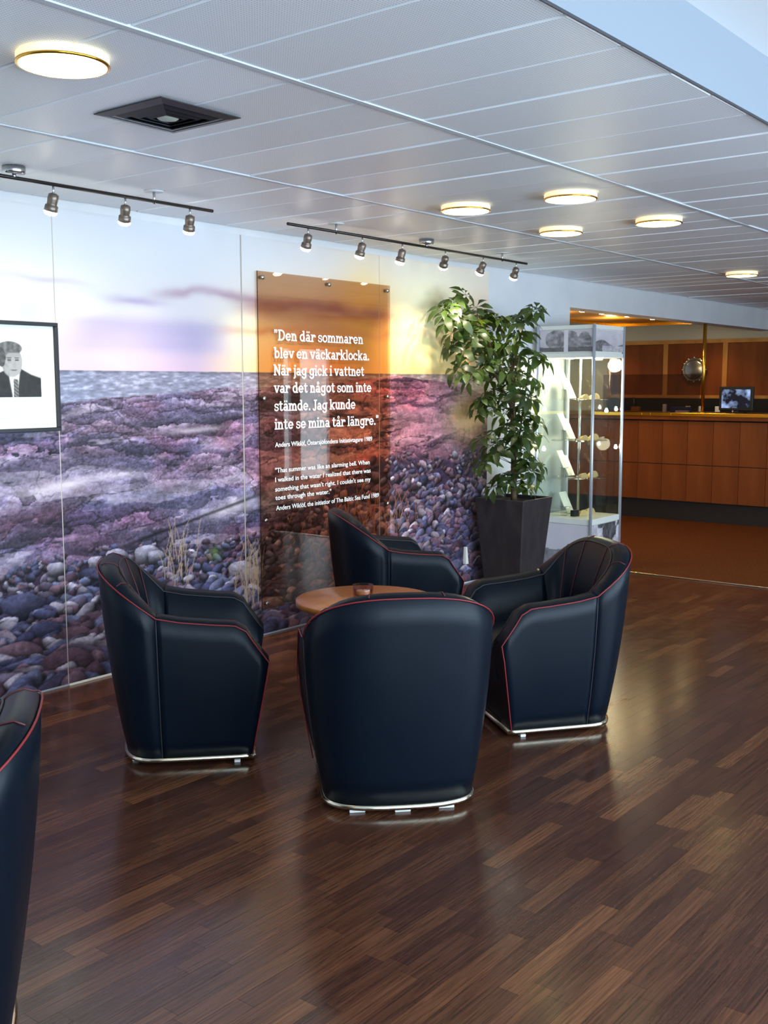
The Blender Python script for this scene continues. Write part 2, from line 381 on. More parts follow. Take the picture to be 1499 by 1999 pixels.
    ph = np.interp(Z, np.linspace(.4, 1.6, 200), np.cumsum(1/np.interp(np.linspace(.4, 1.6, 200), [.5, 1.0, 1.3, 1.55], [.16, .13, .075, .035]))*(1.2/199))
    s1 = ph+4.2*fbm(X*1.5+5, Z*3.4, 200, 6, .58)+.16*(X-4); k1 = np.floor(s1); s1 = s1-k1
    s2 = 1.9*ph+6.0*fbm(X*3.0+1, Z*6, 210, 6, .6)-.5*(X-4); s2 = s2-np.floor(s2)
    rk = np.random.RandomState(12); lt = rk.rand(200)[(k1.astype(int)) % 200]
    mixc = np.clip(.55*fbm(X*1.6, Z*4, 95, 4)+.25*hue[idx]+.25*lt-.08, 0, 1)
    R = np.stack([np.interp(mixc, [.15, .4, .6, .85], v) for v in ([104, 126, 150, 172], [98, 112, 122, 150], [134, 142, 150, 172])], -1)
    lit = .60+.26*s1**1.4+.16*s2-.50*np.exp(-(s1/.06)**2)*(fbm(X*4, Z*4, 222, 2)**1.5)*1.6-.3*np.exp(-(s2/.08)**2)*f1+.34*(tone[idx]-.5)+.5*np.clip((wz-pz[idx])*sc_, -.3, .3)
    R = R*(lit*(.26+.72*f1+.66*f2+.55*(f3-.5)))[..., None]
    R = lerp3(R, R*0+C3(214, 198, 212), np.clip((f1-.54)*3.0, 0, .7)*np.clip(s1*1.6-.5, 0, 1))
    crack = np.clip(1-(d2-d1)/np.interp(tone[idx], [0, 1], [.004, .022]), 0, 1)*(fbm(X*2.5, Z*2.5, 90, 2) > .5)
    R = R*(1-.5*crack)[..., None]
    pale = sstep(.545, .575, fbm(X*1.9+3, Z*8.5-.25*X, 240, 6, .55))*(.35+.75*f1); R = lerp3(R, R*0+C3(196, 180, 196)*(.72+.5*f2)[..., None], np.clip(pale*.62, 0, .8))
    cr2 = np.exp(-((fbm(X*1.5+9, Z*6.5-.3*X, 250, 5, .5)-.5)/.007)**2)*.7+np.exp(-((fbm(X*2.6+2, Z*3.2+.5*X, 260, 5, .5)-.5)/.005)**2)*.5*(fbm(X*2, Z*2, 261, 2) > .5)
    R = R*(1-np.clip(cr2, 0, .75)*(.5+.5*f1))[..., None]
    R = lerp3(R, R*C3(1.05, .87, .90), np.clip((fbm(X*2.2+4, Z*5, 97, 4)-.52)*5, 0, .9))
    # bright ledge and long dark fissure
    ledge = np.exp(-((Z-(1.02+.02*np.sin(X*6)+(X-3.4)*.02))/.028)**2)*np.exp(-((X-3.2)/.45)**2)+.8*np.exp(-((Z-1.255-(X-4)*.04)/.016)**2)*np.exp(-((X-4.0)/.2)**2)
    ledge = ledge+.9*np.exp(-((Z-.80-(X-4.2)*.1)/.05)**2)*np.exp(-((X-4.25)/.25)**2)
    R = lerp3(R, R*0+C3(218, 202, 210), np.clip(ledge*(.4+.9*f1), 0, .85))
    fis = np.exp(-((Z-(.71+.19*(X-3.7)))/.010)**2)*sstep(3.4, 3.6, X)*(1-sstep(4.3, 4.6, X))
    R = R*(1-.6*fis)[..., None]
    R = lerp3(R, R*np.stack([np.interp(X, [4.5, 5.4, 6.0, 6.9], v) for v in ([1, 1.25, 1.15, .9], [1, .92, .84, .78], [1, .72, .82, .8])], -1), sstep(4.4, 5.2, X))
    rm = sstep(-.004, .004, ro-Z); img = lerp3(img, R, rm)
    # golden grass haze on the right
    gr = np.exp(-((X-6.66)/.26)**2-((Z-1.26)/.17)**2)*1.15*(.6+.6*fbm(X*30, Z*8+X*9, 120, 3))
    img = lerp3(img, img*0+C3(196, 156, 104), np.clip(gr, 0, .92))
    # pebbles
    img = np.clip(img, 0, 255)
    edge = np.interp(xs, [1.86, 2.8, 3.0, 3.3, 3.8, 4.2, 4.5, 5.0, 5.6, 5.9, 6.3, 6.93], [.60, .60, .64, .66, .64, .60, .62, .80, 1.02, 1.02, .98, 1.0])
    eZ = np.interp(X, xs, edge)+(fbm(X*6, Z*6, 130, 3)-.5)*.1
    gm = sstep(0, .06, eZ-Z); img = lerp3(img, np.broadcast_to(C3(58, 44, 64), img.shape)*(.6+.8*f2)[..., None], gm*.96)
    rp = np.random.RandomState(21); st = []
    for k in range(3000):
        x = rp.uniform(MX0, MX1); e = np.interp(x, xs, edge); z = e-rp.rand()**.9*e*1.02+.02
        depth = np.clip((e-z)/e, 0, 1); big = rp.rand() < .12
        r_ = (.017+.060*depth)*(rp.uniform(.65, 1.25))*(1.75 if big else 1)
        st.append((z+(.03 if big else 0)+rp.uniform(-.02, .02), x, z, r_, rp.rand(5)))
    # a few stones that stand out
    for x, z, r_, q in ((2.86, .44, .10, .15), (2.98, .30, .075, .1), (3.2, .175, .085, .95), (3.06, .60, .05, .97), (3.3, .60, .05, .93), (3.42, .615, .06, .9), (3.62, .60, .075, .9), (3.68, .585, .05, .9), (3.1, .10, .13, .55), (3.45, .09, .12, .6), (4.55, .16, .09, .98), (4.3, .42, .085, .9), (4.4, .36, .1, .7), (2.83, .20, .11, .35)):
        st.append((z-.04, x, z, r_, np.array([.5, .5, q, .5, .4])))
    st.sort(key=lambda t: -t[0])
    dx = xs[1]-xs[0]; dz = zs[1]-zs[0]
    pal = np.array([(70, 70, 100), (84, 84, 114), (98, 86, 106), (114, 88, 102), (92, 68, 82), (82, 74, 100), (130, 114, 128), (104, 106, 136), (162, 152, 168)], float)
    for _, x, z, r_, q in st:
        ra, rb = r_*(1+.35*q[0]), r_*(.62+.25*q[1]); an = (q[3]-.5)*1.2
        R_ = max(ra, rb)*1.15; i0 = max(int((x-R_-MX0)/dx), 0); i1 = min(int((x+R_-MX0)/dx)+2, NX); j0 = max(int((z-R_-MZ0)/dz), 0); j1 = min(int((z+R_-MZ0)/dz)+2, NZ)
        if i1-i0 < 2 or j1-j0 < 2: continue
        xx = X[j0:j1, i0:i1]-x; zz = Z[j0:j1, i0:i1]-z
        u = (xx*math.cos(an)+zz*math.sin(an))/ra; v = (-xx*math.sin(an)+zz*math.cos(an))/rb
        th = np.arctan2(v, u); rr = (np.abs(u)**2.4+np.abs(v)**2.4)**(1/2.4)*(1+.06*np.sin(3*th+q[0]*9)+.04*np.sin(5*th+q[1]*9))
        nz = np.sqrt(np.clip(1-np.clip(rr, 0, 1)**2, 0, 1)); lit = .42+.62*np.clip(v*.75+nz*.35-.12*u, -.3, 1)
        c = pal[min(int(q[2]*9), 8)]*(1.0+.5*q[4])
        tex = .66+.68*f2[j0:j1, i0:i1]
        shade = (c[None, None]*(lit*tex)[..., None])
        warm = np.interp(x, [4.4, 5.2, 5.8, 6.4], [0, 1, .3, .25]); shade = shade*(1+C3(.10, -.12, -.2)*warm)
        m_ = sstep(1.0, .93, rr); blk = img[j0:j1, i0:i1]
        sh = np.clip(1-(np.hypot(u*.95, v*.95+.12)-.9)/.3, 0, 1)*.55
        blk = blk*(1-sh[..., None]*(1-m_[..., None])); img[j0:j1, i0:i1] = lerp3(blk, shade, m_)
    # grass blades
    for k in range(150):
        gx, gz = ((3.82, .50), (4.38, .33), (4.42, .30), (5.35, .60), (5.7, .55), (5.1, .45))[k % 6]
        x = gx+rp.normal(0, .05 if k % 6 < 3 else .16); z = gz+rp.uniform(-.12, .1); L_ = rp.uniform(.08, .26); lean = rp.uniform(-.4, .6)
        cc = C3(172, 146, 120) if k % 6 < 3 else C3(170, 104, 62)
        for s_ in np.linspace(0, 1, 60):
            i = int((x+lean*L_*s_*s_-MX0)/dx); j = int((z+L_*s_-MZ0)/dz)
            if 0 <= i < NX and 0 <= j < NZ: img[j, i] = img[j, i]*.35+cc*.65
    gsp = np.exp(-((X-4.1)/.05)**2-((Z-.55)/.04)**2)*fbm(X*60, Z*40, 150, 2)*1.4; img = lerp3(img, img*0+C3(86, 110, 48), np.clip(gsp, 0, .8))
    return xs, zs, np.clip(img, 0, 255)
def to_lin(a):
    a = a/255; return np.where(a <= .04045, a/12.92, ((a+.055)/1.055)**2.4)
def print_grid(name, xs, zs, img, thick, m, parent=None, wall_y=0.0, edge_mat=None):
    """a board whose front carries a printed picture (colour attribute), with real thickness; front at y = wall_y - thick"""
    nx, nz = len(xs), len(zs)
    X, Z = np.meshgrid(xs, zs); V = np.stack([X, np.full_like(X, wall_y-thick), Z], -1).reshape(-1, 3)
    ii, jj = np.meshgrid(np.arange(nx-1), np.arange(nz-1)); a = (jj*nx+ii).ravel()
    F = np.stack([a, a+1, a+1+nx, a+nx], -1)
    x0, x1, z0, z1 = xs[0], xs[-1], zs[0], zs[-1]; n0 = len(V); t = wall_y-thick
    back = np.array([(x0, t, z0), (x1, t, z0), (x1, t, z1), (x0, t, z1), (x0, wall_y-.0005, z0), (x1, wall_y-.0005, z0), (x1, wall_y-.0005, z1), (x0, wall_y-.0005, z1)])
    BF = np.array([(4, 5, 1, 0), (5, 6, 2, 1), (6, 7, 3, 2), (7, 4, 0, 3), (7, 6, 5, 4)])+n0
    V = np.concatenate([V, back]); F = np.concatenate([F, BF])
    me = bpy.data.meshes.new(name); me.vertices.add(len(V)); me.vertices.foreach_set('co', V.ravel().astype(np.float32))
    me.loops.add(F.size); me.loops.foreach_set('vertex_index', F.ravel().astype(np.int32))
    me.polygons.add(len(F)); me.polygons.foreach_set('loop_start', np.arange(0, F.size, 4, dtype=np.int32)); me.polygons.foreach_set('loop_total', np.full(len(F), 4, np.int32))
    me.materials.append(m); me.materials.append(edge_mat or MATS['paper'])
    mi = np.zeros(len(F), np.int32); mi[-5:] = 1; me.polygons.foreach_set('material_index', mi)
    me.update(calc_edges=True)
    ca = me.color_attributes.new('ink', 'FLOAT_COLOR', 'POINT'); lin = to_lin(img).reshape(-1, 3)
    cc = np.ones((len(V), 4), np.float32); cc[:len(lin), :3] = lin; ca.data.foreach_set('color', cc.ravel())
    o = bpy.data.objects.new(name, me); col.objects.link(o)
    if parent: o.parent = parent
    return o
mxs, mzs, mimg = paint_mural()
seams = [1.86, 3.105, 4.345, 5.6, 6.926]
mlab = ['leftmost mural board of rocky shore, partly behind the framed portrait', 'mural board of rocks and pebbles between framed portrait and tinted quote panel', 'mural board of sunset shore mostly behind the left of the tinted quote panel', 'rightmost mural board with bright sun glow, beside the potted plant']
for k in range(4):
    sel = (mxs >= seams[k]+.001) & (mxs <= seams[k+1]-.001)
    o = print_grid('mural_board', mxs[sel], mzs, mimg[:, sel], .008, MATS['print'])
    tag(o, mlab[k], 'mural', 'mural boards')
# white edge profile in the joints and below the second board
for k, x in enumerate(seams[1:4]): struct(bx(x-.002, x+.002, -.0078, -.0002, .012, 2.345).build('trim_%d' % (k+2), MATS['joint']))
struct(bx(3.11, 4.34, -.011, -.0002, .001, .0115).build('trim_5', MATS['card_white']))

# ------------------------------------------------------------------ framed portrait (left)
def paint_portrait():
    xs = np.linspace(0, .30, 91); zs = np.linspace(0, .26, 79); X, Z = np.meshgrid(xs, zs)
    g = np.full(X.shape, 246.)
    def put(mask, v):
        nonlocal g
        g = g*(1-mask)+v*mask
    el = lambda cx, cz, rx, rz: sstep(1.08, .94, np.hypot((X-cx)/rx, (Z-cz)/rz))
    nz = fbm(X*60, Z*60, 9, 3)
    sh = np.interp(X, [0, .05, .11, .15, .19, .25, .30], [.07, .10, .125, .12, .135, .105, .09]); put(sstep(.006, -.006, Z-sh), 34+20*nz)         # suit
    put(sstep(.006, -.004, np.abs(X-.158)-(.012+.30*np.clip(Z-.01, 0, .12)*.55))*sstep(.135, .12, Z), 226)                                        # shirt
    put(sstep(.004, -.002, np.abs(X-.165)-.011-.03*np.clip(.05-Z, 0, 1))*sstep(.088, .08, Z), 70+50*((X*90+Z*120).astype(int) % 2))              # tie
    put(el(.148, .165, .055, .072), 132+40*nz); put(el(.172, .160, .028, .055), 158)                                                               # head
    put(el(.138, .226, .066, .032), 60+80*nz); put(el(.095, .185, .022, .045), 50+60*nz)                                                          # hair
    put(el(.160, .196, .036, .010), 150)
    for ex in (.135, .175): put(el(ex, .172, .011, .0045), 74); put(el(ex, .182, .014, .003), 104)
    put(el(.162, .150, .008, .014), 150); put(el(.158, .126, .018, .0035), 104); put(el(.158, .112, .022, .006), 158)
    return xs, zs, np.repeat(np.clip(g, 0, 255)[..., None], 3, -1)*np.array([1, .99, .97])
pf = thing('picture_frame', 'black framed black-and-white portrait of a man in a suit, hung on the mural', 'picture', (2.49, -.008, 1.28))
mb = MB()
for q in ((0, .612, 0, .018), (0, .612, .499, .517), (0, .018, .018, .499), (.594, .612, .018, .499)): mb.box(q[0], q[1], -.026, 0, q[2], q[3])
mb.build('frame', MATS['black_plastic'], pf, bevel=.002)
bx(.018, .594, -.010, 0, .018, .499).build('mat_board', MATS['paper'], pf)
px_, pz_, pi_ = paint_portrait()
o = print_grid('photograph', px_+.215, pz_+.165, pi_, .003, MATS['print'], pf, -.0102)
mb = MB()
for k in range(6): mb.box(.215, .215+(.285 if k not in (2, 5) else .26), -.0112, -.0100, .128-k*.013, .130-k*.013)
mb.build('caption_lines', mat('faint_ink', srgb(196, 190, 184), .7), pf)
# ------------------------------------------------------------------ tinted quote panel with lettering
class Slab:
    """slab-serif lettering drawn from bars and arcs; cap height 1, x-height .7"""
    w = .165; s = .10
    def __init__(t): t.q = []
    def bar(t, x0, y0, x1, y1): t.q.append([(x0, y0), (x1, y0), (x1, y1), (x0, y1)])
    def line(t, x0, y0, x1, y1, w=None):
        w = w or t.w; d = math.hypot(x1-x0, y1-y0); nx, ny = -(y1-y0)/d*w/2, (x1-x0)/d*w/2
        t.q.append([(x0+nx, y0+ny), (x0-nx, y0-ny), (x1-nx, y1-ny), (x1+nx, y1+ny)])
    def arc(t, cx, cy, rx, ry, a0, a1, w=None, n=14):
        w = w or t.w; P = []
        for k in range(n+1):
            a = math.radians(a0+(a1-a0)*k/n); P.append((math.cos(a), math.sin(a)))
        for (c0, s0), (c1, s1) in zip(P, P[1:]):
            i = lambda c, s: (cx+(rx-w)*c, cy+(ry-w*.86)*s)
            o = lambda c, s: (cx+rx*c, cy+ry*s)
            t.q.append([i(c0, s0), o(c0, s0), o(c1, s1), i(c1, s1)])
    def stem(t, x, y0, y1, foot=True, head='l'):
        t.bar(x, y0, x+t.w, y1)
        if foot: t.bar(x-.09, y0, x+t.w+.09, y0+t.s)
        if head == 'l': t.bar(x-.10, y1-t.s, x+.01, y1)
        if head == 'b': t.bar(x-.09, y1-t.s, x+t.w+.09, y1)
def glyph(ch):
    t = Slab(); w = t.w; a = .7
    if ch == ' ': return [], .30
    if ch == '.': t.bar(.05, 0, .24, .19); a = .30
    elif ch == '”':
        for x in (.04, .25): t.bar(x, .82, x+.15, 1.0); t.line(x+.10, .84, x+.05, .68, .1)
        a = .50
    elif ch in 'aäå':
        t.arc(.31, .43, .27, .27, 0, 155); t.bar(.415, .08, .58, .45); t.bar(.45, 0, .68, t.s); t.arc(.27, .205, .27, .215, 0, 360)
        if ch == 'ä': t.bar(.12, .82, .27, .97); t.bar(.37, .82, .52, .97)
        if ch == 'å': t.arc(.32, .92, .15, .14, 0, 360, .075)
        a = .70
    elif ch == 'b': t.stem(.09, 0, 1, False); t.arc(.38, .35, .32, .36, 0, 360); a = .74
    elif ch == 'c': t.arc(.34, .35, .33, .36, 40, 325); t.bar(.46, .42, .63, .62); a = .68
    elif ch == 'd': t.stem(.47, 0, 1, False); t.bar(.5, 0, .74, t.s); t.arc(.35, .35, .33, .36, 0, 360); a = .77
    elif ch == 'e': t.arc(.35, .35, .34, .36, 0, 325); t.bar(.1, .30, .68, .40); a = .72
    elif ch == 'g': t.arc(.34, .36, .32, .34, 0, 360); t.bar(.48, -.1, .645, .7); t.bar(.5, .6, .75, .7); t.arc(.335, -.07, .31, .24, 180, 360); a = .76
    elif ch == 'i': t.stem(.10, 0, .7); t.bar(.09, .82, .28, .99); a = .37
    elif ch == 'j': t.bar(.16, -.08, .325, .7); t.bar(.05, .6, .2, .7); t.arc(.10, -.08, .225, .22, 250, 360); t.bar(.15, .82, .34, .99); a = .40
    elif ch == 'k':
        t.stem(.09, 0, 1); t.line(.22, .28, .56, .64, .13); t.line(.33, .40, .58, .06, .17); t.bar(.42, .6, .74, .7); t.bar(.46, 0, .76, t.s); a = .77
    elif ch == 'l': t.stem(.10, 0, 1); a = .37
    elif ch in 'mn':
        t.stem(.09, 0, .7); n_ = 2 if ch == 'm' else 1
        for k in range(n_): x = .09+.37*(k+1); t.arc(x-.09, .40, .255, .30, 0, 178); t.stem(x, 0, .42, True, None)
        a = .09+.37*n_+w+.13
    elif ch == 'o': t.arc(.35, .35, .34, .36, 0, 360); a = .71
    elif ch == 'r': t.stem(.09, 0, .7); t.arc(.42, .40, .25, .30, 35, 178); t.bar(.46, .44, .62, .62); a = .62
    elif ch == 's': t.arc(.29, .50, .25, .20, 20, 270, .13); t.arc(.29, .20, .27, .205, -160, 90, .13); t.bar(.03, .06, .11, .26); t.bar(.46, .46, .53, .66); a = .60
    elif ch == 't': t.bar(.14, .16, .305, .9); t.bar(0, .6, .5, .7); t.arc(.335, .19, .195, .195, 180, 345, .14); a = .54
    elif ch == 'u': t.bar(.09, .25, .255, .7); t.bar(-.01, .6, .12, .7); t.arc(.345, .27, .255, .28, 180, 360); t.bar(.46, 0, .625, .7); t.bar(.36, .6, .5, .7); t.bar(.5, 0, .73, t.s); a = .75
    elif ch == 'v': t.line(.12, .68, .35, .04, .16); t.line(.60, .68, .37, .04, .13); t.bar(-.02, .6, .30, .7); t.bar(.44, .6, .74, .7); a = .73
    elif ch == 'D': t.stem(.10, 0, 1, False, None); t.bar(0, 0, .4, .12); t.bar(0, .88, .4, 1); t.arc(.38, .5, .46, .5, -90, 90); a = .90
    elif ch == 'N': t.stem(.10, 0, 1, True, 'l'); t.stem(.66, 0, 1, False, 'b'); t.line(.17, .95, .76, .05, .18); a = .93
    elif ch == 'J': t.bar(.27, .2, .435, 1); t.bar(.14, .89, .56, 1); t.arc(.20, .19, .235, .26, 190, 360); a = .56
    return t.q, a
def slab_text(name, s, x0, x1, z, H, y, m, parent):
    adv = sum(glyph(c)[1] for c in s); k = (x1-x0)/adv; mb = MB(); x = 0
    for i, c in enumerate(s+' '):
        q, a = glyph(c)
        if (c in ' ”' or (i and s[i-1] == '”')) and mb.v: mb.build(name, m, parent); mb = MB()
        for p in q:
            n = len(p); dy = -.00004*(q.index(p)+1)
            mb.add([(x0+(x+u)*k, y+dy, z+v*H) for u, v in p], [tuple(range(n))])
        x += a
def sans_text(name, s, x0, x1, z, H, y, m, parent):
    cu = bpy.data.curves.new(name, 'FONT'); cu.body = s; cu.size = 1; cu.offset = .012; cu.resolution_u = 3
    t = bpy.data.objects.new('tmp_text', cu); col.objects.link(t); dg = bpy.context.evaluated_depsgraph_get(); dg.update()
    me = bpy.data.meshes.new_from_object(t.evaluated_get(dg)); bpy.data.objects.remove(t)
    n = len(me.vertices); co = np.zeros(n*3, np.float32); me.vertices.foreach_get('co', co); co = co.reshape(-1, 3)
    X = x0+(co[:, 0]-co[:, 0].min())/(co[:, 0].max()-co[:, 0].min())*(x1-x0)
    Zz = z+co[:, 1]*H/.73
    me.vertices.foreach_set('co', np.stack([X, np.full(n, y), Zz], -1).astype(np.float32).ravel()); me.materials.clear(); me.update()
    return link(name, me, m, parent)
PX0, PX1, PZ0, PZ1 = 4.455, 5.69, .165, 2.153; PY = -.030
qp = thing('quote_panel', 'tall bronze tinted acrylic panel with white quotation, mounted off the mural', 'sign', (0, 0, 0))
bx(PX0, PX1, PY, PY+.006, PZ0, PZ1).build('tinted_sheet', MATS['bronze_glass'], qp)
bx(PX0-.0015, PX0-.0003, PY, PY+.006, PZ0, PZ1).build('sheet_edge', MATS['dark_metal'], qp)
mw = mat('white_lettering', srgb(250, 248, 244), .5, emit=(1, 1, 1, 1), estr=.0)
big = [('”Den där sommaren', 4.583, 5.407, 1.761), ('blev en väckarklocka.', 4.581, 5.469, 1.657), ('När jag gick i vattnet', 4.576, 5.416, 1.556), ('var det något som inte', 4.577, 5.489, 1.452),
       ('stämde. Jag kunde', 4.576, 5.326, 1.345), ('inte se mina tår längre.”', 4.578, 5.568, 1.236)]
for s, a, b, z in big: slab_text('quote_word', s, a, b, z, .064, PY-.0008, mw, qp)
small = [('Anders Wiklöf, Östersjöfondens Initiativtagare 1989', 4.58, 5.495, 1.132), ('"That summer was like an alarming bell. When', 4.577, 5.468, .979), ('I walked in the water I realized that there was', 4.577, 5.478, .923),
         ("something that wasn't right. I couldn't see my", 4.576, 5.478, .866), ('toes through the water."', 4.576, 5.082, .815), ('Anders Wiklöf, the initiatior of The Baltic Sea Fund 1989', 4.581, 5.564, .752)]
for s, a, b, z in small: sans_text('caption_line', s, a, b, z, .029, PY-.0008, mw, qp)['kind'] = 'stuff'
for x in (PX0+.035, (PX0+PX1)/2, PX1-.035):
    for z in (PZ0+.035, .70, 1.42, PZ1-.035):
        if x == (PX0+PX1)/2 and z in (.70, 1.42): continue
        MB().lathe([(.010, 0), (.010, .0215), (.013, .022), (.013, .032), (.010, .035)], 14, M=Matrix.Translation((x, -.0085, z)) @ Matrix.Rotation(math.radians(90), 4, 'X')).build('standoff_screw', MATS['steel'], qp)

# ------------------------------------------------------------------ ceiling lamps
LAMPS = [(1.81, -1.96, 'large round ceiling lamp nearest the camera, above the square vent'), (4.515, -1.43, 'round ceiling lamp nearest the track light, front left of the four grouped lamps'),
         (4.54, -2.0, 'round ceiling lamp beside the long ceiling runner, front right of the four grouped lamps'), (5.512, -2.0, 'round ceiling lamp at the back right of the four grouped lamps'),
         (5.515, -1.405, 'round ceiling lamp at the back left of the four grouped lamps'), (8.54, -1.34, 'farthest round ceiling lamp, near the reception lintel')]
def make_lamp():
    t = thing('ceiling_lamp', '', 'ceiling lamp', group='round ceiling lamps')
    MB().lathe([(.118, 0), (.122, -.004), (.122, -.018), (.118, -.022)], 40).build('lamp_body', MATS['lamp_body'], t)
    MB().lathe([(.117, -.022), (.1235, -.0225), (.1245, -.0255), (.1225, -.0285), (.117, -.0285)], 40).build('trim_ring', MATS['brass'], t)
    MB().lathe([(.1165, -.022), (.116, -.029), (.08, -.033), (.04, -.035), (.004, -.0355)], 40).build('diffuser', MATS['lamp_glow'], t)
    return t
L0 = None
for x, y, lb in LAMPS:
    t = make_lamp() if L0 is None else copy_tree(L0)
    L0 = L0 or t; t.location = (x, y, HC); t['label'] = lb

# ------------------------------------------------------------------ ceiling vent
vt = thing('ceiling_vent', 'dark square air diffuser with stepped frames set in the ceiling', 'vent', (2.405, -1.685, HC))
mb = MB(); H_ = .168
def sq_ring(mb, a, b, z0, z1):
    v = [(sx*a, sy*a, z0) for sx, sy in ((-1, -1), (1, -1), (1, 1), (-1, 1))]+[(sx*b, sy*b, z1) for sx, sy in ((-1, -1), (1, -1), (1, 1), (-1, 1))]
    mb.add(v+[(x, y, z+.003) for x, y, z in v], [(k, (k+1) % 4, 4+(k+1) % 4, 4+k) for k in range(4)]+[(8+k, 12+k, 12+(k+1) % 4, 8+(k+1) % 4) for k in range(4)]+[(k, 8+k, 8+(k+1) % 4, (k+1) % 4) for k in range(4)]+[(4+k, 4+(k+1) % 4, 12+(k+1) % 4, 12+k) for k in range(4)])
mv = mat('vent_metal', srgb(54, 54, 58), .4, metal=.5)
sq_ring(mb, H_, H_-.035, -.006, -.012); mb.build('outer_frame', mv, vt)
for a, b in ((.128, .10), (.094, .068), (.062, .04)):
    mb = MB(); sq_ring(mb, a, b, .0-.004, -.016); mb.build('louvre_ring', mv, vt)
bx(-.135, .135, -.135, .135, -.002, -.0005).build('plenum', MATS['black_plastic'], vt)
MB().lathe([(.036, -.004), (.036, -.012), (.03, -.016), (.004, -.018)], 20).build('centre_cap', mat('vent_cap', srgb(170, 176, 160), .4), vt)

# ------------------------------------------------------------------ track lights
YT, ZT = -.55, 2.335
def track(name, label, x0, x1, heads, stays, plates):
    t = thing(name, label, 'track light', ((x0+x1)/2, YT, HC), group='track lights along the mural'); cx_ = (x0+x1)/2
    L = lambda x, y, z: (x-cx_, y-YT, z-HC)
    MB().tube([L(x0, YT, ZT), L(x1, YT, ZT)], .008, 10).build('rail', MATS['dark_metal'], t)
    for x in stays: MB().tube([L(x, YT, HC), L(x, YT, ZT-.012)], .006, 8).build('stay', MATS['steel'], t); MB().lathe([(.045, -.003), (.045, 0)], 20, L(x, YT, HC)).build('ceiling_rose', MATS['wall_white'], t)
    for x in plates: MB().lathe([(.042, -.030), (.046, -.026), (.046, 0)], 24, L(x, YT, HC)).build('canopy_plate', MATS['steel'], t); MB().tube([L(x, YT, HC-.03), L(x, YT, ZT)], .008, 8).build('stay', MATS['steel'], t)
    for x, tilt, swing, en in heads:
        MB().tube([L(x, YT, ZT), L(x, YT, ZT-.045)], .0045, 8).build('stem', MATS['steel'], t)
        M = Matrix.Translation(L(x, YT, ZT-.048)) @ Matrix.Rotation(math.radians(swing), 4, 'Z') @ Matrix.Rotation(math.radians(tilt), 4, 'X')
        hd = MB().lathe([(.010, .012), (.021, .006), (.023, -.012), (.021, -.030), (.021, -.036), (.027, -.040), (.028, -.062), (.026, -.064), (.022, -.060)], 20, M=M).build('spot_head', MATS['spot_metal'], t)
        MB().lathe([(.0255, -.0615), (.0285, -.070), (.021, -.078), (.004, -.082)], 18, M=M).build('bulb', MATS['spot_glow'], hd)
        S = bpy.data.lights.new('spot_beam', 'SPOT'); S.energy = en; S.color = (1, .86, .66); S.spot_size = math.radians(82); S.spot_blend = .9; S.shadow_soft_size = .02
        so = bpy.data.objects.new('spot_beam', S); col.objects.link(so); so.parent = t
        so.matrix_local = M @ Matrix.Translation((0, 0, -.085))
    return t
SP = 17
track('track_light', 'dark rail track light with three spots visible, above the framed portrait', 1.4, 3.639, [(1.9, 26, 0, SP), (2.745, 20, 5, SP), (3.118, 26, -24, SP), (3.495, 24, -26, SP)], [3.281, 1.75], [2.562])
track('track_light', 'dark rail track light with six spots, above the tinted quote panel', 4.163, 6.568, [(4.321, 26, -18, SP), (4.774, 20, 0, SP), (5.146, 16, 6, SP), (5.588, 36, -34, SP*1.6), (6.02, 30, -6, SP*1.8), (6.43, 30, -22, SP)], [4.549, 6.25], [5.388])

# ------------------------------------------------------------------ tub chairs
wt, wb, yst, yc, yf, yt, zs_, zc, zf, zt, yfb, ysb, ybb = .337, .27, -.179, .144, .252, -.419, .606, .57, .418, .785, .183, -.171, -.315
Z0 = .035
def spow(v, p): return math.copysign(abs(v)**p, v)
TOPS = [(0, yf, zf), (.12, yf-.055, zf+.075), (.24, yc+.012, zc-.012), (.30, yc-.03, zc), (.45, yc-.10, zc+.004), (.7, yst+.09, zs_-.018), (1, yst, zs_)]
def side_top(t):
    for (a, y0, z0), (b, y1, z1) in zip(TOPS, TOPS[1:]):
        if t <= b: k = (t-a)/(b-a); return y0+(y1-y0)*k, z0+(z1-z0)*k
def cols(part, sgn=1, n=14):
    """outer base point, outer top point, inward plan normal, thickness for each column"""
    out = []
    if part == 'side':
        for i in range(n+1):
            t = i/n; y, z = side_top(t)
            base = Vector((sgn*wb, yfb+(ysb-yfb)*t, Z0)); top = Vector((sgn*wt, y, z))
            out.append((base, top, Vector((-sgn, 0, 0)), .10))
    else:
        n = 22
        for i in range(n+1):
            a = math.radians(90-180*i/n); s, c = math.sin(a), max(math.cos(a), 0)
            base = Vector((wb*spow(s, .74), ysb+(ybb-.012-ysb)*c**.74, Z0))
            top = Vector((wt*spow(s, .74), yst+(yt-yst)*c**.72, zs_+(zt-zs_)*c**.72))
            nr = Vector((-spow(s, 1.2), c**.9+.02, 0)).normalized()
            out.append((base, top, nr, .10-.012*c))
    return out
def profile(b, tp, nr, th, arm):
    """closed section: outer bottom ... crown ... inner bottom"""
    P = []
    for k in range(9):
        v = k/8; p = b.lerp(tp, v); P.append(p-nr*.014*math.sin(math.pi*v)**.8)
    H = tp.z
    P += [tp+nr*.012+Vector((0, 0, .010)), tp+nr*th*.4+Vector((0, 0, .019)), tp+nr*th*.75+Vector((0, 0, .012)), tp+nr*th+Vector((0, 0, -.006))]
    zlow = .30 if H > .45 else .26
    low = b.lerp(tp, (zlow-b.z)/(H-b.z))+nr*(th+.035 if arm else th+.055)
    tin = tp+nr*th
    for v in (.25, .5, .75, 1): P.append(tin.lerp(low, v)+nr*(.012 if arm else .018)*math.sin(math.pi*v))
    P.append(b+nr*th)
    return P
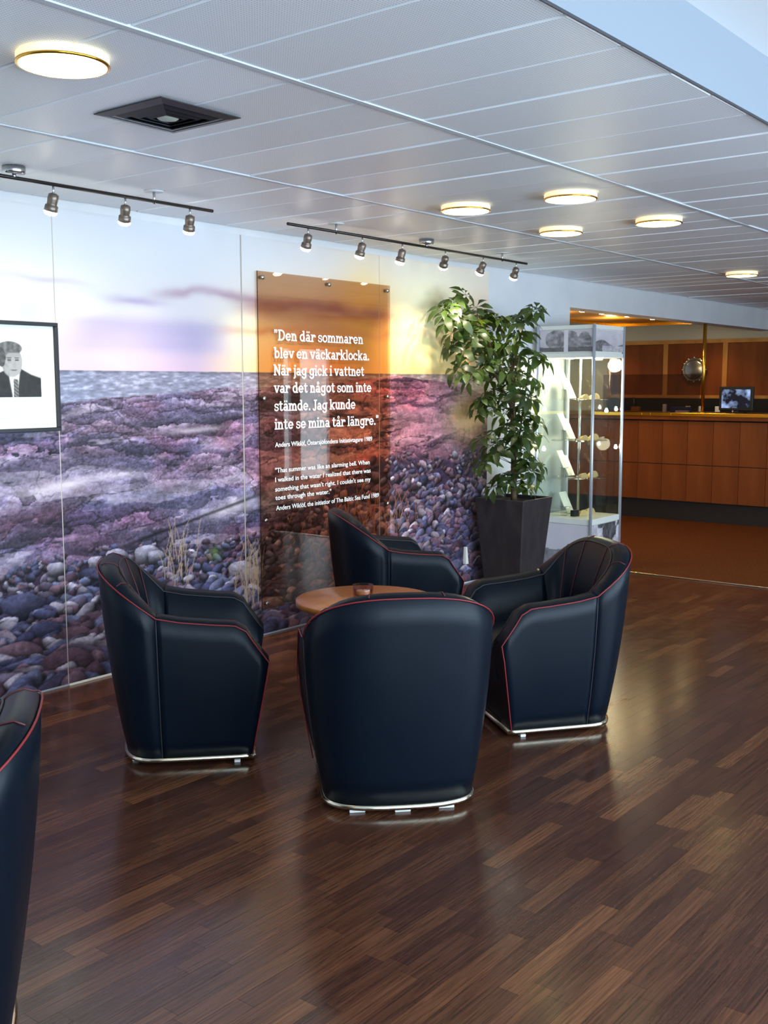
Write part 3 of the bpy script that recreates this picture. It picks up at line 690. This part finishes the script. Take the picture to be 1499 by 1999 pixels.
def loft(cs, arm, name, parent):
    secs = [profile(*c, arm) for c in cs]; n = len(secs[0]); mb = MB()
    v = [p for s in secs for p in s]; f = []
    for i in range(len(secs)-1):
        for k in range(n): f.append((i*n+k, i*n+(k+1) % n, (i+1)*n+(k+1) % n, (i+1)*n+k))
    f += [tuple(range(n))[::-1], tuple((len(secs)-1)*n+k for k in range(n))]
    o = MB().add(v, f, True).build(name, MATS['leather'], parent)
    bm = bmesh.new(); bm.from_mesh(o.data); bmesh.ops.recalc_face_normals(bm, faces=bm.faces); bm.to_mesh(o.data); bm.free()
    for p in o.data.polygons: p.use_smooth = len(p.vertices) == 4
    return o
def rounded_block(x0, x1, y0, y1, z0, z1, puff):
    N = 12; v = []; mb = MB()
    for j in range(N+1):
        for i in range(N+1):
            u, w_ = i/N*2-1, j/N*2-1
            e = max(0, 1-abs(u)**5)*max(0, 1-abs(w_)**5)
            v.append((x0+(x1-x0)*(u+1)/2, y0+(y1-y0)*(w_+1)/2, z1-.03+.03*e**.4+puff*(1-u*u)*(1-w_*w_)))
    f = [(j*(N+1)+i, j*(N+1)+i+1, (j+1)*(N+1)+i+1, (j+1)*(N+1)+i) for j in range(N) for i in range(N)]
    mb.add(v, f, True)
    ring = [i for i in range(N+1)]+[j*(N+1)+N for j in range(1, N+1)]+[N*(N+1)+i for i in range(N-1, -1, -1)]+[j*(N+1) for j in range(N-1, 0, -1)]
    base = len(v); low = [(v[r][0], v[r][1], z0) for r in ring]; m_ = len(ring)
    mb.v += low; mb.f += [(ring[(k+1) % m_], ring[k], base+k, base+(k+1) % m_) for k in range(m_)]+[tuple(base+k for k in range(m_))[::-1]]; mb.sm += [False]*(m_+1)
    return mb
def make_chair():
    t = thing('tub_chair', '', 'armchair', group='navy leather tub chairs')
    R, Lc, B = cols('side', 1), cols('side', -1), cols('back')
    loft(R, True, 'armrest', t); loft(Lc, True, 'armrest', t); loft(B, False, 'backrest', t)
    full = R+B[1:-1]+Lc[::-1]
    # red piping: up the front edge, along the outer top edge, down the other side
    pts = [R[0][0].lerp(R[0][1], k/6)-R[0][2]*.015 for k in range(6)]+[c[1]-c[2]*.002+Vector((0, 0, .004)) for c in full]+[Lc[0][0].lerp(Lc[0][1], k/6)-Lc[0][2]*.015 for k in range(5, -1, -1)]
    MB().tube(pts, .0027, 6).build('outer_piping', MATS['red_piping'], t)
    MB().tube([c[1]+c[2]*c[3]*.95+Vector((0, 0, .0005)) for c in full], .003, 6).build('inner_piping', MATS['navy_piping'], t)
    for i in (4, 9, 13, 18):
        p = profile(*B[i], False)
        MB().tube([p[k]+Vector((0, 0, .001))+(B[i][2]*.0015 if k > 11 else Vector()) for k in range(9, 17)], .0022, 6).build('back_seam', MATS['seam_red'], t)
    for c in (R[-1], Lc[-1]):
        MB().tube([c[0].lerp(c[1], k/8)-c[2]*.0145*math.sin(math.pi*k/8)**.8 for k in range(9)], .0022, 6).build('corner_seam', MATS['navy_piping'], t)
    rounded_block(-wb+.06, wb-.06, ysb-.03, yf-.02, .24, .405, .022).build('seat_cushion', MATS['leather'], t)
    mb = MB(); x = wb-.085
    mb.add([(-x, yfb-.05, Z0), (x, yfb-.05, Z0), (x, yfb-.012, Z0), (-x, yfb-.012, Z0), (-x, yfb-.05, .27), (x, yfb-.05, .27), (x, yf-.035, .27), (-x, yf-.035, .27)],
           [(0, 3, 2, 1), (4, 5, 6, 7), (0, 1, 5, 4), (1, 2, 6, 5), (2, 3, 7, 6), (3, 0, 4, 7)]); mb.build('front_panel', MATS['leather'], t, bevel=.008)
    # plinth and bright rim around the foot
    ring = [c[0]+c[2]*.004 for c in full]
    pl = [(p.x*.955, p.y*.955) for p in ring]; MB().prism(pl[::-1], .010, Z0+.004).build('plinth', MATS['black_plastic'], t)
    MB().tube([Vector((p.x*1.012, p.y*1.012, .026)) for p in ring], .011, 10, closed=True).build('metal_rim', MATS['chrome'], t)
    for gx, gy in ((-.16, -.285), (.0, -.30), (.16, -.285), (-.24, .12), (.24, .12)):
        bx(gx-.028, gx+.028, gy-.010, gy+.014, 0, .011).build('glide', MATS['white_plastic'], t, bevel=.002)
    return t
CH = [((3.095, -2.07), 46, 'navy tub chair in front of the table, its back turned to the camera'), ((2.96, -1.19), -43, 'navy tub chair left of the table, side on beside the pebble mural'),
      ((4.10, -2.065), 143, 'navy tub chair right of the table, facing left with its ribbed back showing'), ((4.827, -.80), -36, 'navy tub chair behind the table, between quote panel and planter'),
      ((1.0, -2.205), 142, 'navy tub chair cut off at the left edge of the photo')]
c0 = None
for (x, y), a, lb in CH:
    t = make_chair() if c0 is None else copy_tree(c0)
    c0 = c0 or t; t.location = (x, y, 0); t.rotation_euler = (0, 0, math.radians(a-90)); t['label'] = lb

# ------------------------------------------------------------------ table and candle
TZ = .56
tb = thing('coffee_table', 'round orange wood coffee table among the four tub chairs', 'table', (3.60, -1.535, 0))
MB().lathe([(.302, TZ-.028), (.312, TZ-.025), (.312, TZ-.004), (.308, TZ), (.004, TZ)], 64).build('table_top', MATS['table_wood'], tb)
MB().lathe([(.035, .02), (.03, .05), (.03, TZ-.05), (.09, TZ-.03), (.09, TZ-.028)], 24).build('pedestal', MATS['dark_metal'], tb)
MB().lathe([(.20, 0), (.20, .008), (.17, .014), (.04, .022)], 40).build('foot', MATS['dark_metal'], tb)
cg = thing('candle_holder', 'small amber glass candle holder on the coffee table', 'candle holder', (3.59, -1.525, TZ))
MB().lathe([(.036, 0), (.043, .004), (.045, .03), (.046, .062), (.0425, .062), (.041, .03), (.038, .016), (.004, .014)], 32).build('glass_cup', MATS['amber_glass'], cg)
MB().lathe([(.032, .0165), (.032, .034), (.028, .036), (.004, .036)], 24).build('candle', MATS['wax'], cg)
MB().tube([(0, 0, .036), (0, 0, .046)], .0012, 6).build('wick', MATS['black_plastic'], cg)
# ------------------------------------------------------------------ potted umbrella plant
pp = thing('potted_plant', 'tall umbrella plant in a dark tapered square planter beside the mural', 'plant', (6.86, -.29, 0))
def frustum(mb, a0, a1, z0, z1, th):
    q = lambda a, z: [(-a, -a, z), (a, -a, z), (a, a, z), (-a, a, z)]
    v = q(a0, z0)+q(a1, z1)+q(a1-th, z1)+q(a1-th, z1-.05)
    f = [(3, 2, 1, 0)]
    for r in range(3): f += [(r*4+k, r*4+(k+1) % 4, r*4+4+(k+1) % 4, r*4+4+k) for k in range(4)]
    return mb.add(v, f+[(12, 13, 14, 15)])
frustum(MB(), .155, .212, 0, .66, .02).build('planter', MATS['planter'], pp, bevel=.006)
bx(-.19, .19, -.19, .19, .612, .632).build('soil', MATS['soil'], pp)
LEAVES = [(6.14, -0.22, 2.05), (6.01, -0.25, 2.01), (6.23, -0.25, 2.08), (6.5, -0.13, 2.05), (6.04, -0.25, 1.92), (6.18, -0.25, 1.96), (6.4, -0.19, 1.96), (6.59, -0.14, 2.0), (6.71, -0.13, 1.99), (6.21, -0.12, 1.86), (6.33, -0.16, 1.89), (6.36, -0.23, 1.88), (6.58, -0.17, 1.91), (6.73, -0.14, 1.9), (6.22, -0.14, 1.79), (6.24, -0.24, 1.75), (6.52, -0.15, 1.82), (6.52, -0.24, 1.74), (6.15, -0.25, 1.61), (6.32, -0.21, 1.68), (6.57, -0.13, 1.6), (6.36, -0.22, 1.53), (6.47, -0.25, 1.63), (6.68, -0.23, 1.8), (6.74, -0.26, 1.76), (6.71, -0.33, 1.79), (6.75, -0.38, 1.86), (6.76, -0.44, 1.87), (6.77, -0.34, 1.98), (6.9, -0.34, 1.99), (6.77, -0.49, 2.02), (6.85, -0.24, 1.96), (6.73, -0.26, 1.98), (6.7, -0.24, 1.71), (6.92, -0.25, 1.71), (6.86, -0.36, 1.66), (6.87, -0.45, 1.71), (6.95, -0.46, 1.68), (6.77, -0.12, 1.58), (6.64, -0.3, 1.61), (6.93, -0.19, 1.62), (6.71, -0.41, 1.58), (6.96, -0.34, 1.53), (7.01, -0.36, 1.49), (6.73, -0.43, 1.44), (6.88, -0.23, 1.46), (6.71, -0.23, 1.49), (6.72, -0.13, 1.46), (6.55, -0.2, 1.4), (6.61, -0.26, 1.4), (6.69, -0.29, 1.38), (7.02, -0.31, 1.38), (6.58, -0.15, 1.3), (6.57, -0.25, 1.3), (6.88, -0.15, 1.28), (6.8, -0.35, 1.3), (6.86, -0.42, 1.28), (6.93, -0.42, 1.23), (6.95, -0.31, 1.23), (6.69, -0.33, 1.21), (6.81, -0.15, 1.17), (6.51, -0.24, 1.12), (6.6, -0.26, 1.06), (6.9, -0.17, 1.09), (6.74, -0.4, 1.13), (6.85, -0.41, 1.08), (6.95, -0.4, 1.14), (6.71, -0.17, 0.98), (6.54, -0.2, 0.93), (6.72, -0.27, 0.99), (6.81, -0.38, 1.01), (6.82, -0.46, 0.94), (6.83, -0.53, 0.92), (6.83, -0.48, 0.86), (6.93, -0.34, 0.87), (6.89, -0.12, 0.82), (6.7, -0.32, 0.8), (6.62, -0.27, 0.76), (6.99, -0.25, 0.75), (6.89, -0.37, 0.72)]
base = Vector((6.86, -.29, 0))
trunk = [(6.866, -.288, .62), (6.861, -.285, .93), (6.855, -.28, 1.16), (6.845, -.265, 1.39), (6.85, -.27, 1.69), (6.858, -.28, 1.9)]
LV = lambda p: Vector(p)-base
MB().tube([LV(p) for p in trunk], [.024, .021, .018, .013, .008, .005], 10).build('trunk', MATS['bark'], pp)
branches = [[(6.855, -.28, 1.3), (6.72, -.25, 1.5), (6.52, -.21, 1.75), (6.30, -.2, 1.95), (6.18, -.2, 2.05)], [(6.845, -.265, 1.45), (6.70, -.22, 1.7), (6.58, -.18, 1.9), (6.52, -.17, 2.0)],
            [(6.85, -.27, 1.6), (6.84, -.33, 1.8), (6.82, -.38, 1.95), (6.86, -.42, 2.02)], [(6.86, -.29, .64), (6.84, -.31, .9), (6.79, -.33, 1.2), (6.75, -.35, 1.45), (6.76, -.38, 1.7)],
            [(6.866, -.288, .64), (6.90, -.27, .9), (6.95, -.29, 1.2), (6.97, -.32, 1.5), (6.97, -.34, 1.7)]]
for b in branches: MB().tube([LV(p) for p in b], [.011-.0016*k for k in range(len(b))], 8).build('branch', MATS['bark'], pp)
allb = [Vector(p) for b in branches for p in b]+[Vector(p) for p in trunk]
segs = []
for b in branches+[trunk]:
    for p, q in zip(b, b[1:]):
        for k in range(5): segs.append(Vector(p).lerp(Vector(q), k/5))
def whorl(seed, n):
    rg = random.Random(seed); mb = MB()
    for k in range(n):
        a = 2*math.pi*k/n+rg.uniform(-.15, .15); L_ = rg.uniform(.085, .125); W_ = L_*.23; dr = rg.uniform(.25, .75)
        d = Vector((math.cos(a), math.sin(a), 0)); s = Vector((-math.sin(a), math.cos(a), 0))
        v = []
        for u, wd in ((.06, .05), (.25, .3), (.5, 1), (.72, .9), (.9, .45), (1.0, .04)):
            c = d*(.015+L_*u)+Vector((0, 0, -dr*L_*u*u*.9+.01*math.sin(u*3)))
            v += [c-s*W_*wd+Vector((0, 0, .006*wd)), c, c+s*W_*wd+Vector((0, 0, .006*wd))]
        f = []
        for r in range(5): f += [(r*3, r*3+1, r*3+4, r*3+3), (r*3+1, r*3+2, r*3+5, r*3+4)]
        mb.add(v, f, True); mb.tube([(0, 0, 0), d*.02], .0012, 4)
    me = mb.mesh('leaf'); me.materials.append(MATS['leaf']); return me
WH = [whorl(k, 6+k % 3) for k in range(6)]
rl = random.Random(5)
for p in list(LEAVES[::2]): LEAVES.append((p[0]+rl.uniform(-.06, .06), min(p[1]+rl.uniform(-.1, .06), -.13), p[2]+rl.uniform(-.05, .05)))
for i, p in enumerate(LEAVES):
    P = Vector((p[0], min(p[1], -.175), p[2])); nb = min(segs, key=lambda s: (s-P).length+(.25 if s.z > P.z+.02 else 0))
    o = link('leaf', WH[i % 6], None, pp, P-base)
    out = (P-nb); out.z *= .4
    if out.length < .02: out = Vector((rl.uniform(-1, 1), rl.uniform(-1, 1), 0))
    ax = Vector((-out.y, out.x, 0)).normalized(); q = Matrix.Rotation(rl.uniform(.25, 1.0), 3, ax) @ Matrix.Rotation(rl.uniform(0, 6.28), 3, 'Z')
    o.rotation_euler = q.to_euler(); s = rl.uniform(.8, 1.15); o.scale = (s, s, s)
    mid = nb.lerp(P, .5)+Vector((0, 0, .02+.1*(P-nb).length))
    MB().tube([LV(nb), LV(mid), LV(P)], [.0028, .0022, .0018], 5).build('petiole', MATS['leaf'], pp)
bx_ = MB().add([(-.017, -.03, 0), (.017, -.03, 0), (.017, 0, 0), (-.017, 0, 0), (-.011, -.022, .13), (.011, -.022, .13), (.011, 0, .13), (-.011, 0, .13)], [(3, 2, 1, 0), (4, 5, 6, 7), (0, 1, 5, 4), (1, 2, 6, 5), (2, 3, 7, 6), (3, 0, 4, 7)])
tag(bx_.build('cable_box', MATS['white_plastic'], None, (6.62, -.0085, .155), bevel=.003), 'small white tapered plastic box low on the mural, left of the planter', 'box')

# ------------------------------------------------------------------ glass display cabinet
X0, X1, Y0, Y1, CH_ = 7.578, 8.089, -.558, -.06, 1.966
cx_, cy_ = (X0+X1)/2, (Y0+Y1)/2; hx, hy = (X1-X0)/2, (Y1-Y0)/2
cb = thing('display_cabinet', 'lit glass display cabinet with aluminium posts and round shelves, right of the plant', 'cabinet', (cx_, cy_, 0))
for sx in (-1, 1):
    for sy in (-1, 1):
        MB().tube([(sx*hx, sy*hy, 0), (sx*hx, sy*hy, CH_)], .0125, 12).build('post', MATS['alu'], cb)
def cab_print(kind, xs, zs, seed):
    X, Z = np.meshgrid(xs, zs); u = (X-xs[0])/(xs[-1]-xs[0]); v = (Z-zs[0])/(zs[-1]-zs[0])
    n = fbm(u*6+seed, v*4, seed, 5); n2 = fbm(u*16, v*9, seed+3, 4)
    g = 196-30*n+20*v
    if kind == 'coast':
        g = np.where(v < .42+.12*np.sin(u*7)-.25*(u-.3)**2, 70+90*n2, g); g = np.where((v < .28) & (u > .25), 150+60*n2, g)
    elif kind == 'animals':
        for c_, w_, r_ in ((.30, .55, .2), (.62, .5, .13), (.85, .45, .14)): g = np.where(np.hypot((u-c_)/r_, (v-w_)/.48) < 1+.3*(n-.5), 92+110*n2, g)
        g = np.where(v < .16+.1*n, 78+60*n2, g); g = np.where((u > .47) & (u < .55), 222, g)
    elif kind == 'dark': g = np.where(n > .48, 40+90*n2, 150+90*n2)
    else: g = np.where(v < .35+.12*n, 96+80*n2, 214)
    return np.clip(np.stack([g*1.0, g*.96, g*.99], -1), 0, 255)
def cab_face(name, side, z0, z1, kind, seed):
    """printed sheet on the left (-x) or front (-y) face"""
    half = (hy if side == 'x' else hx)-.014
    xs = np.linspace(-half, half, 90); zs = np.linspace(z0, z1, 50)
    o = print_grid(name, xs, zs, cab_print(kind, xs, zs, seed), .004, MATS['print'], cb)
    if side == 'x': o.rotation_euler = (0, 0, math.radians(-90)); o.location = (-hx+.004, 0, 0)
    else: o.location = (0, -hy+.004, 0)
bx(-hx, hx, -hy, hy, 1.71, 1.745).build('light_box_bottom', MATS['white_plastic'], cb, bevel=.003)
bx(-hx, hx, -hy, hy, 1.93, 1.962).build('roof_board', MATS['white_plastic'], cb, bevel=.003)
bx(-hx+.01, hx-.01, -hy+.01, hy-.01, 1.745, 1.93).build('light_box', MATS['white_plastic'], cb)
cab_face('header_print', 'x', 1.757, 1.925, 'animals', 5); cab_face('header_print', 'y', 1.757, 1.925, 'coast', 9)
bx(-hx, hx, -hy, hy, .388, .434).build('base_board', MATS['white_plastic'], cb, bevel=.003)
bx(-hx+.01, hx-.01, -hy+.01, hy-.01, .02, .388).build('base_box', MATS['white_plastic'], cb)
cab_face('base_print', 'x', .03, .384, 'shore', 13); cab_face('base_print', 'y', .03, .384, 'dark', 17)
for (a, b, c, d) in ((-hx-.002, -hx+.002, -hy+.014, hy-.014), (-hx+.014, hx-.014, -hy-.002, -hy+.002), (hx-.002, hx+.002, -hy+.014, hy-.014), (-hx+.014, hx-.014, hy-.002, hy+.002)):
    bx(a, b, c, d, .436, 1.708).build('glass_pane', MATS['clear_glass'], cb)
MB().tube([(0, 0, .434), (0, 0, 1.71)], .010, 10).build('centre_pole', MATS['steel'], cb)
SHZ = [.74, 1.045, 1.375]
for z in SHZ:
    MB().lathe([(.225, z), (.228, z+.003), (.225, z+.006)], 40).build('glass_shelf', MATS['clear_glass'], cb)
    MB().lathe([(.02, z-.012), (.02, z+.014)], 16).build('shelf_collar', MATS['steel'], cb)
for i, (x, y, z) in enumerate(((-hx+.03, hy-.05, 1.30), (hx-.05, -hy+.03, 1.30), (hx-.04, -hy+.03, .99), (-hx+.03, hy-.05, .98), (hx-.20, -hy+.04, 1.29))):
    MB().lathe([(.004, -.016), (.012, -.010), (.014, 0), (.008, .012), (.006, .02)], 14, (x, y, z)).build('small_lamp', MATS['cabinet_glow'], cb)
for x, y in ((-.12, -.1), (.12, -.1), (0, .1)):
    MB().lathe([(.03, 1.7085), (.028, 1.704), (.004, 1.703)], 16, (x, y, 0)).build('downlight', MATS['cabinet_glow'], cb)
for nm, x, y, z, en in (('cabinet_light', 0, -.05, 1.66, 15), ('cabinet_light', 0.05, .02, 1.0, 1.2)):
    P = bpy.data.lights.new(nm, 'POINT'); P.energy = en; P.color = (1, .88, .62); P.shadow_soft_size = .06
    po = bpy.data.objects.new(nm, P); col.objects.link(po); po.parent = cb; po.location = (x, y, z)
# things on the shelves
def card_stand(x, y, z, w_, h_, rz, lb):
    t = thing('card_stand', lb, 'display card', (cx_+x, cy_+y, z), rz, 'cards on the cabinet shelves')
    M = Matrix.Rotation(math.radians(-30), 4, 'X')
    MB().box(-w_/2, w_/2, -.003, .003, .004, h_, M=M).build('card', MATS['card_white'], t)
    MB().box(-w_/2, w_/2, -.012, .05, 0, .004).build('foot', MATS['acrylic'], t)
def wedge(x, y, z, r_, rz, lb):
    mb = MB(); pts = [(r_*math.cos(math.radians(a)), r_*math.sin(math.radians(a))) for a in range(0, 181, 20)]
    v = [(p[0], -.012, p[1]) for p in pts]+[(p[0]*.8, .03, p[1]*.7) for p in pts]; n = len(pts)
    mb.add(v, [tuple(range(n)), tuple(range(n, 2*n))[::-1]]+[(k, n+k, n+(k+1) % n, (k+1) % n) for k in range(n)])
    o = mb.build('fan_display', MATS['tan_card'], None, (cx_+x, cy_+y, z), rz); tag(o, lb, 'display', 'fan shaped displays in the cabinet')
def block(x, y, z, sx, sy, sz, rz, lb):
    o = MB().box(-sx/2, sx/2, -sy/2, sy/2, 0, sz).build('acrylic_block', MATS['acrylic'], None, (cx_+x, cy_+y, z), rz, bevel=.002); tag(o, lb, 'block', 'acrylic blocks in the cabinet')
nm = ['lowest glass shelf', 'middle glass shelf', 'top glass shelf']
VR = math.radians(-14)
for k, z in enumerate(SHZ):
    zt_ = z+.0065
    block(-.10, .06, zt_, .075, .06, .075, VR, 'clear acrylic block on the %s of the display cabinet' % nm[k])
    card_stand(-.10, .06, zt_+.076, .065, .16 if k < 2 else .20, VR, 'tilted white card on an acrylic block, %s of the display cabinet' % nm[k])
    card_stand(.05, .09, zt_, .075, .19, VR, 'tilted white card standing at the back of the %s of the display cabinet' % nm[k])
    wedge(-.05, -.07, zt_, .042, VR, 'tan fan display at the left of the %s in the cabinet' % nm[k])
    wedge(.04, -.10, zt_, .040, VR, 'tan fan display at the middle of the %s in the cabinet' % nm[k])
    wedge(.12, -.07, zt_, .048, VR, 'tan fan display at the right of the %s in the cabinet' % nm[k])
zb = .4345
block(-.10, .05, zb, .08, .06, .07, VR, 'clear acrylic block on the base board of the display cabinet')
card_stand(-.10, .05, zb+.071, .06, .13, VR, 'tilted white card on an acrylic block, base board of the display cabinet'); card_stand(.05, .09, zb, .075, .20, VR, 'tilted white card at the back of the cabinet base board')
wedge(-.03, -.06, zb, .05, VR, 'tan fan display at the left of the cabinet base board'); wedge(.11, -.05, zb, .056, VR, 'tan fan display at the right of the cabinet base board')
o = bx(-.03, .03, -.02, .02, 0, .05).build('dark_box', MATS['black_plastic'], None, (cx_-.11, cy_-.03, zb), VR, bevel=.002); tag(o, 'small black box at the front left of the cabinet base board', 'box')

# ------------------------------------------------------------------ reception
XC = 11.18
rc = thing('reception_counter', 'long red-brown panelled reception counter with brass edge', 'counter', (XC, -.2, 0))
YA, YZ = -3.0, 2.2
bx(.06, .60, YA+.2, YZ+.2, .0, .215).build('kick', MATS['dark_kick'], rc)
bx(.018, .60, YA+.2, YZ+.2, .22, 1.10).build('carcass', MATS['dark_kick'], rc)
pw = .288; npn = int((YZ-YA)/pw)
for (z0, z1) in ((.225, .622), (.630, 1.098)):
    me = MB().box(-.0, .018, .002, pw-.002, z0, z1).mesh('front_panel'); me.materials.append(MATS['panel_wood'])
    for k in range(npn): link('front_panel', me, None, rc, (0, YA+.2+k*pw, 0))
bx(-.05, .66, YA+.18, YZ+.22, 1.112, 1.188).build('worktop', MATS['panel_wood'], rc, bevel=.004)
bx(-.062, -.05, YA+.18, YZ+.22, 1.152, 1.192).build('brass_edge', MATS['brass'], rc, bevel=.003)
for y in (1.05, .72, .62, .38, -.62): MB().box(-.066, -.0615, y-.04+.2, y+.04+.2, 1.166, 1.19).build('edge_clip', MATS['brass'], rc)
pole = thing('brass_pole', 'polished brass pole from reception counter up to the lintel', 'pole', (XC+.05, .03, 1.189))
MB().tube([(0, 0, .012), (0, 0, .955)], .019, 14).build('tube', MATS['brass'], pole); MB().lathe([(.038, 0), (.038, .008), (.024, .016)], 20).build('flange', MATS['brass'], pole)
o = bx(-.004, .004, 0, 1.15, 0, .42).build('dark_pane', MATS['dark_tint'], None, (XC+.06, .07, 1.189)); tag(o, 'low smoked glass screen standing on the counter left of the brass pole', 'screen')  # stand-in pane that darkens a rectangle of the panelling behind it
# monitor
mo = thing('monitor', 'black flat monitor with a lit bluish screen on the reception counter', 'monitor', (XC+.22, -.275, 1.189))
bx(-.018, .02, -.185, .185, .03, .285).build('bezel', MATS['black_plastic'], mo, bevel=.004); bx(-.05, .08, -.09, .09, 0, .008).build('foot', MATS['black_plastic'], mo); bx(-.005, .02, -.03, .03, .008, .06).build('neck', MATS['black_plastic'], mo)
ms = mat('screen_picture', (0, 0, 0, 1), .2); n = nd(ms, 'ShaderNodeTexNoise', Scale=9.0, Detail=3.0); tc = nd(ms, 'ShaderNodeTexCoord'); ln(ms, tc, 'Object', n, 'Vector')
r = nd(ms, 'ShaderNodeValToRGB'); r.color_ramp.elements[0].position = .45; r.color_ramp.elements[0].color = (.004, .006, .015, 1); r.color_ramp.elements[1].position = .7; r.color_ramp.elements[1].color = (.35, .5, .85, 1)
ln(ms, n, 'Fac', r, 'Fac'); ln(ms, r, 'Color', bsdf(ms), 'Emission Color'); bsdf(ms).inputs['Emission Strength'].default_value = .8
bx(-.0195, -.0182, -.155, .155, .055, .255).build('screen', ms, mo)
# small things on the counter
o = bx(-.04, .04, -.11, .11, 0, .06).build('brochure_box', MATS['blue_box'], None, (XC+.25, .36, 1.189), 0, bevel=.003); tag(o, 'low blue brochure box on the counter, left of the brass pole', 'box')
o = bx(-.03, .03, -.07, .07, 0, .022).build('paper_pad', MATS['paper'], None, (XC+.15, .30, 1.189), 0, bevel=.002); tag(o, 'small white paper pad in front of the blue brochure box', 'paper')
o = bx(-.02, .02, -.016, .016, 0, .09).build('leaflet_holder', MATS['paper'], None, (XC+.2, .53, 1.189), 0, bevel=.002); tag(o, 'narrow white leaflet holder beside the blue brochure box', 'holder')
ps = thing('pen_stand', 'small brown pen stand with one upright pen at the far left of the counter', 'pen stand', (XC+.16, .86, 1.189))
bx(-.03, .03, -.045, .045, 0, .06).build('block', MATS['frame_wood'], ps, bevel=.004); MB().tube([(0, .02, .05), (0, .025, .17)], .004, 6).build('pen', MATS['steel'], ps)
# back wall with wood panelling
XB = 13.4
struct(bx(XB, XB+.15, -3.2, 3.2, -.05, HC).build('wall_reception', MATS['wall_warm']))
pn = thing('wall_panelling', 'upper row of orange wood panels with light frame behind the reception', 'panelling', (XB, 0, 0))
ys = [2.21, 1.416, .62, -.176, -.97, -1.77, -2.56]
for a, b in zip(ys, ys[1:]): MB().box(-.02, 0, b+.03, a-.03, 1.36, 2.02).build('panel', MATS['panel_wood'], pn)
for y in ys: MB().box(-.035, 0, y-.03, y+.03, 1.36, 2.02).build('upright', MATS['frame_wood'], pn)
MB().box(-.04, 0, -2.6, 2.25, 2.02, 2.067).build('top_rail', MATS['frame_wood'], pn); MB().box(-.04, 0, -2.6, 2.25, 1.32, 1.36).build('bottom_rail', MATS['frame_wood'], pn)
bs = thing('back_shelf', 'dark low shelf unit under the wood panels behind the reception', 'shelf', (XB-.3, 0, 0))
bx(0, .3, -2.6, 2.25, 0, 1.02).build('cupboard', MATS['dark_kick'], bs); bx(.26, .299, -2.6, 2.25, 1.02, 1.318).build('backboard', MATS['black_plastic'], bs)
for k, y in enumerate((1.05, .88, .66, .44)):
    o = bx(-.01, .01, -.03, .03, 0, .2).build('binder', MATS['paper'], None, (XB-.12, y, 1.0205), 0, bevel=.002); tag(o, ['white binder farthest left on the dark shelf', 'second white binder from the left on the dark shelf', 'third white binder from the left on the dark shelf', 'white binder on the dark shelf nearest the brass pole'][k], 'binder', 'binders on the back shelf')
mi = thing('round_mirror', 'round silver convex mirror with studded rim on the wood panelling', 'mirror', (XB-.045, 1.01, 1.685))
Mx = Matrix.Rotation(math.radians(-90), 4, 'Y')
MB().lathe([(.15, 0), (.158, .01), (.15, .02), (.14, .02)], 40, M=Mx).build('rim', MATS['chrome'], mi)
MB().lathe([(.142, .014), (.11, .03), (.06, .04), (.004, .044)], 40, M=Mx).build('glass', MATS['steel'], mi)
for k in range(12):
    a = math.radians(30*k); MB().lathe([(.012, 0), (.012, .02), (.006, .028)], 10, M=Mx @ Matrix.Translation((.156*math.cos(a), .156*math.sin(a), .002))).build('stud', MATS['chrome'], mi)
# wooden canopy with downlights behind the lintel
cn = thing('wood_canopy', 'lit wooden canopy with brass edge just behind the lintel', 'canopy', (XO, .2, 2.15))
bx(.0, 3.1, .002, .86, .03, .08).build('soffit', MATS['canopy_wood'], cn); bx(0, 3.1, .86, .885, .0, .09).build('brass_trim', MATS['brass'], cn); bx(3.1, 3.125, 0.002, .885, .0, .09).build('brass_trim', MATS['brass'], cn)
for x in (.62, .95, 1.35, 1.9, 2.5):
    MB().lathe([(.055, .03), (.05, .026), (.004, .025)], 20, (x, .16, 0)).build('downlight', MATS['downlight_glow'], cn)
for x in (.8, 2.0):
    P = bpy.data.lights.new('soffit_fill', 'POINT'); P.energy = 5; P.color = (1, .68, .28); P.shadow_soft_size = .04  # bare fill points added under the canopy to brighten its soffit, no fittings
    po = bpy.data.objects.new('soffit_fill', P); col.objects.link(po); po.parent = cn; po.location = (x, .42, -.10)
# ceiling spots over the reception desk (part of the reception's own lighting)
for k, (x, y) in enumerate(((12.75, 2.2), (12.75, .8), (12.75, -2.4), (10.2, -2.2), (10.2, -3.0))):
    zc_ = HC-.0 if y > .2 else HC-.002
    t = thing('reception_downlight', ['recessed downlight over the far end of the reception desk', 'recessed downlight over the middle of the reception desk', 'recessed downlight over the near end of the reception desk', 'recessed downlight in front of the reception counter', 'recessed downlight nearest the window side before the counter'][k], 'downlight', (x, y, zc_), 0, 'reception downlights')
    MB().lathe([(.05, 0), (.05, -.004), (.042, -.006)], 20).build('ring', MATS['brass'], t); MB().lathe([(.04, -.0065), (.004, -.008)], 20).build('glow', MATS['downlight_glow'], t)
    P = bpy.data.lights.new('downlight_beam', 'SPOT'); P.energy = 20 if k < 3 else 6; P.color = (1, .66, .32); P.spot_size = math.radians(120); P.spot_blend = .7; P.shadow_soft_size = .04
    po = bpy.data.objects.new('downlight_beam', P); col.objects.link(po); po.parent = t; po.location = (0, 0, -.03)
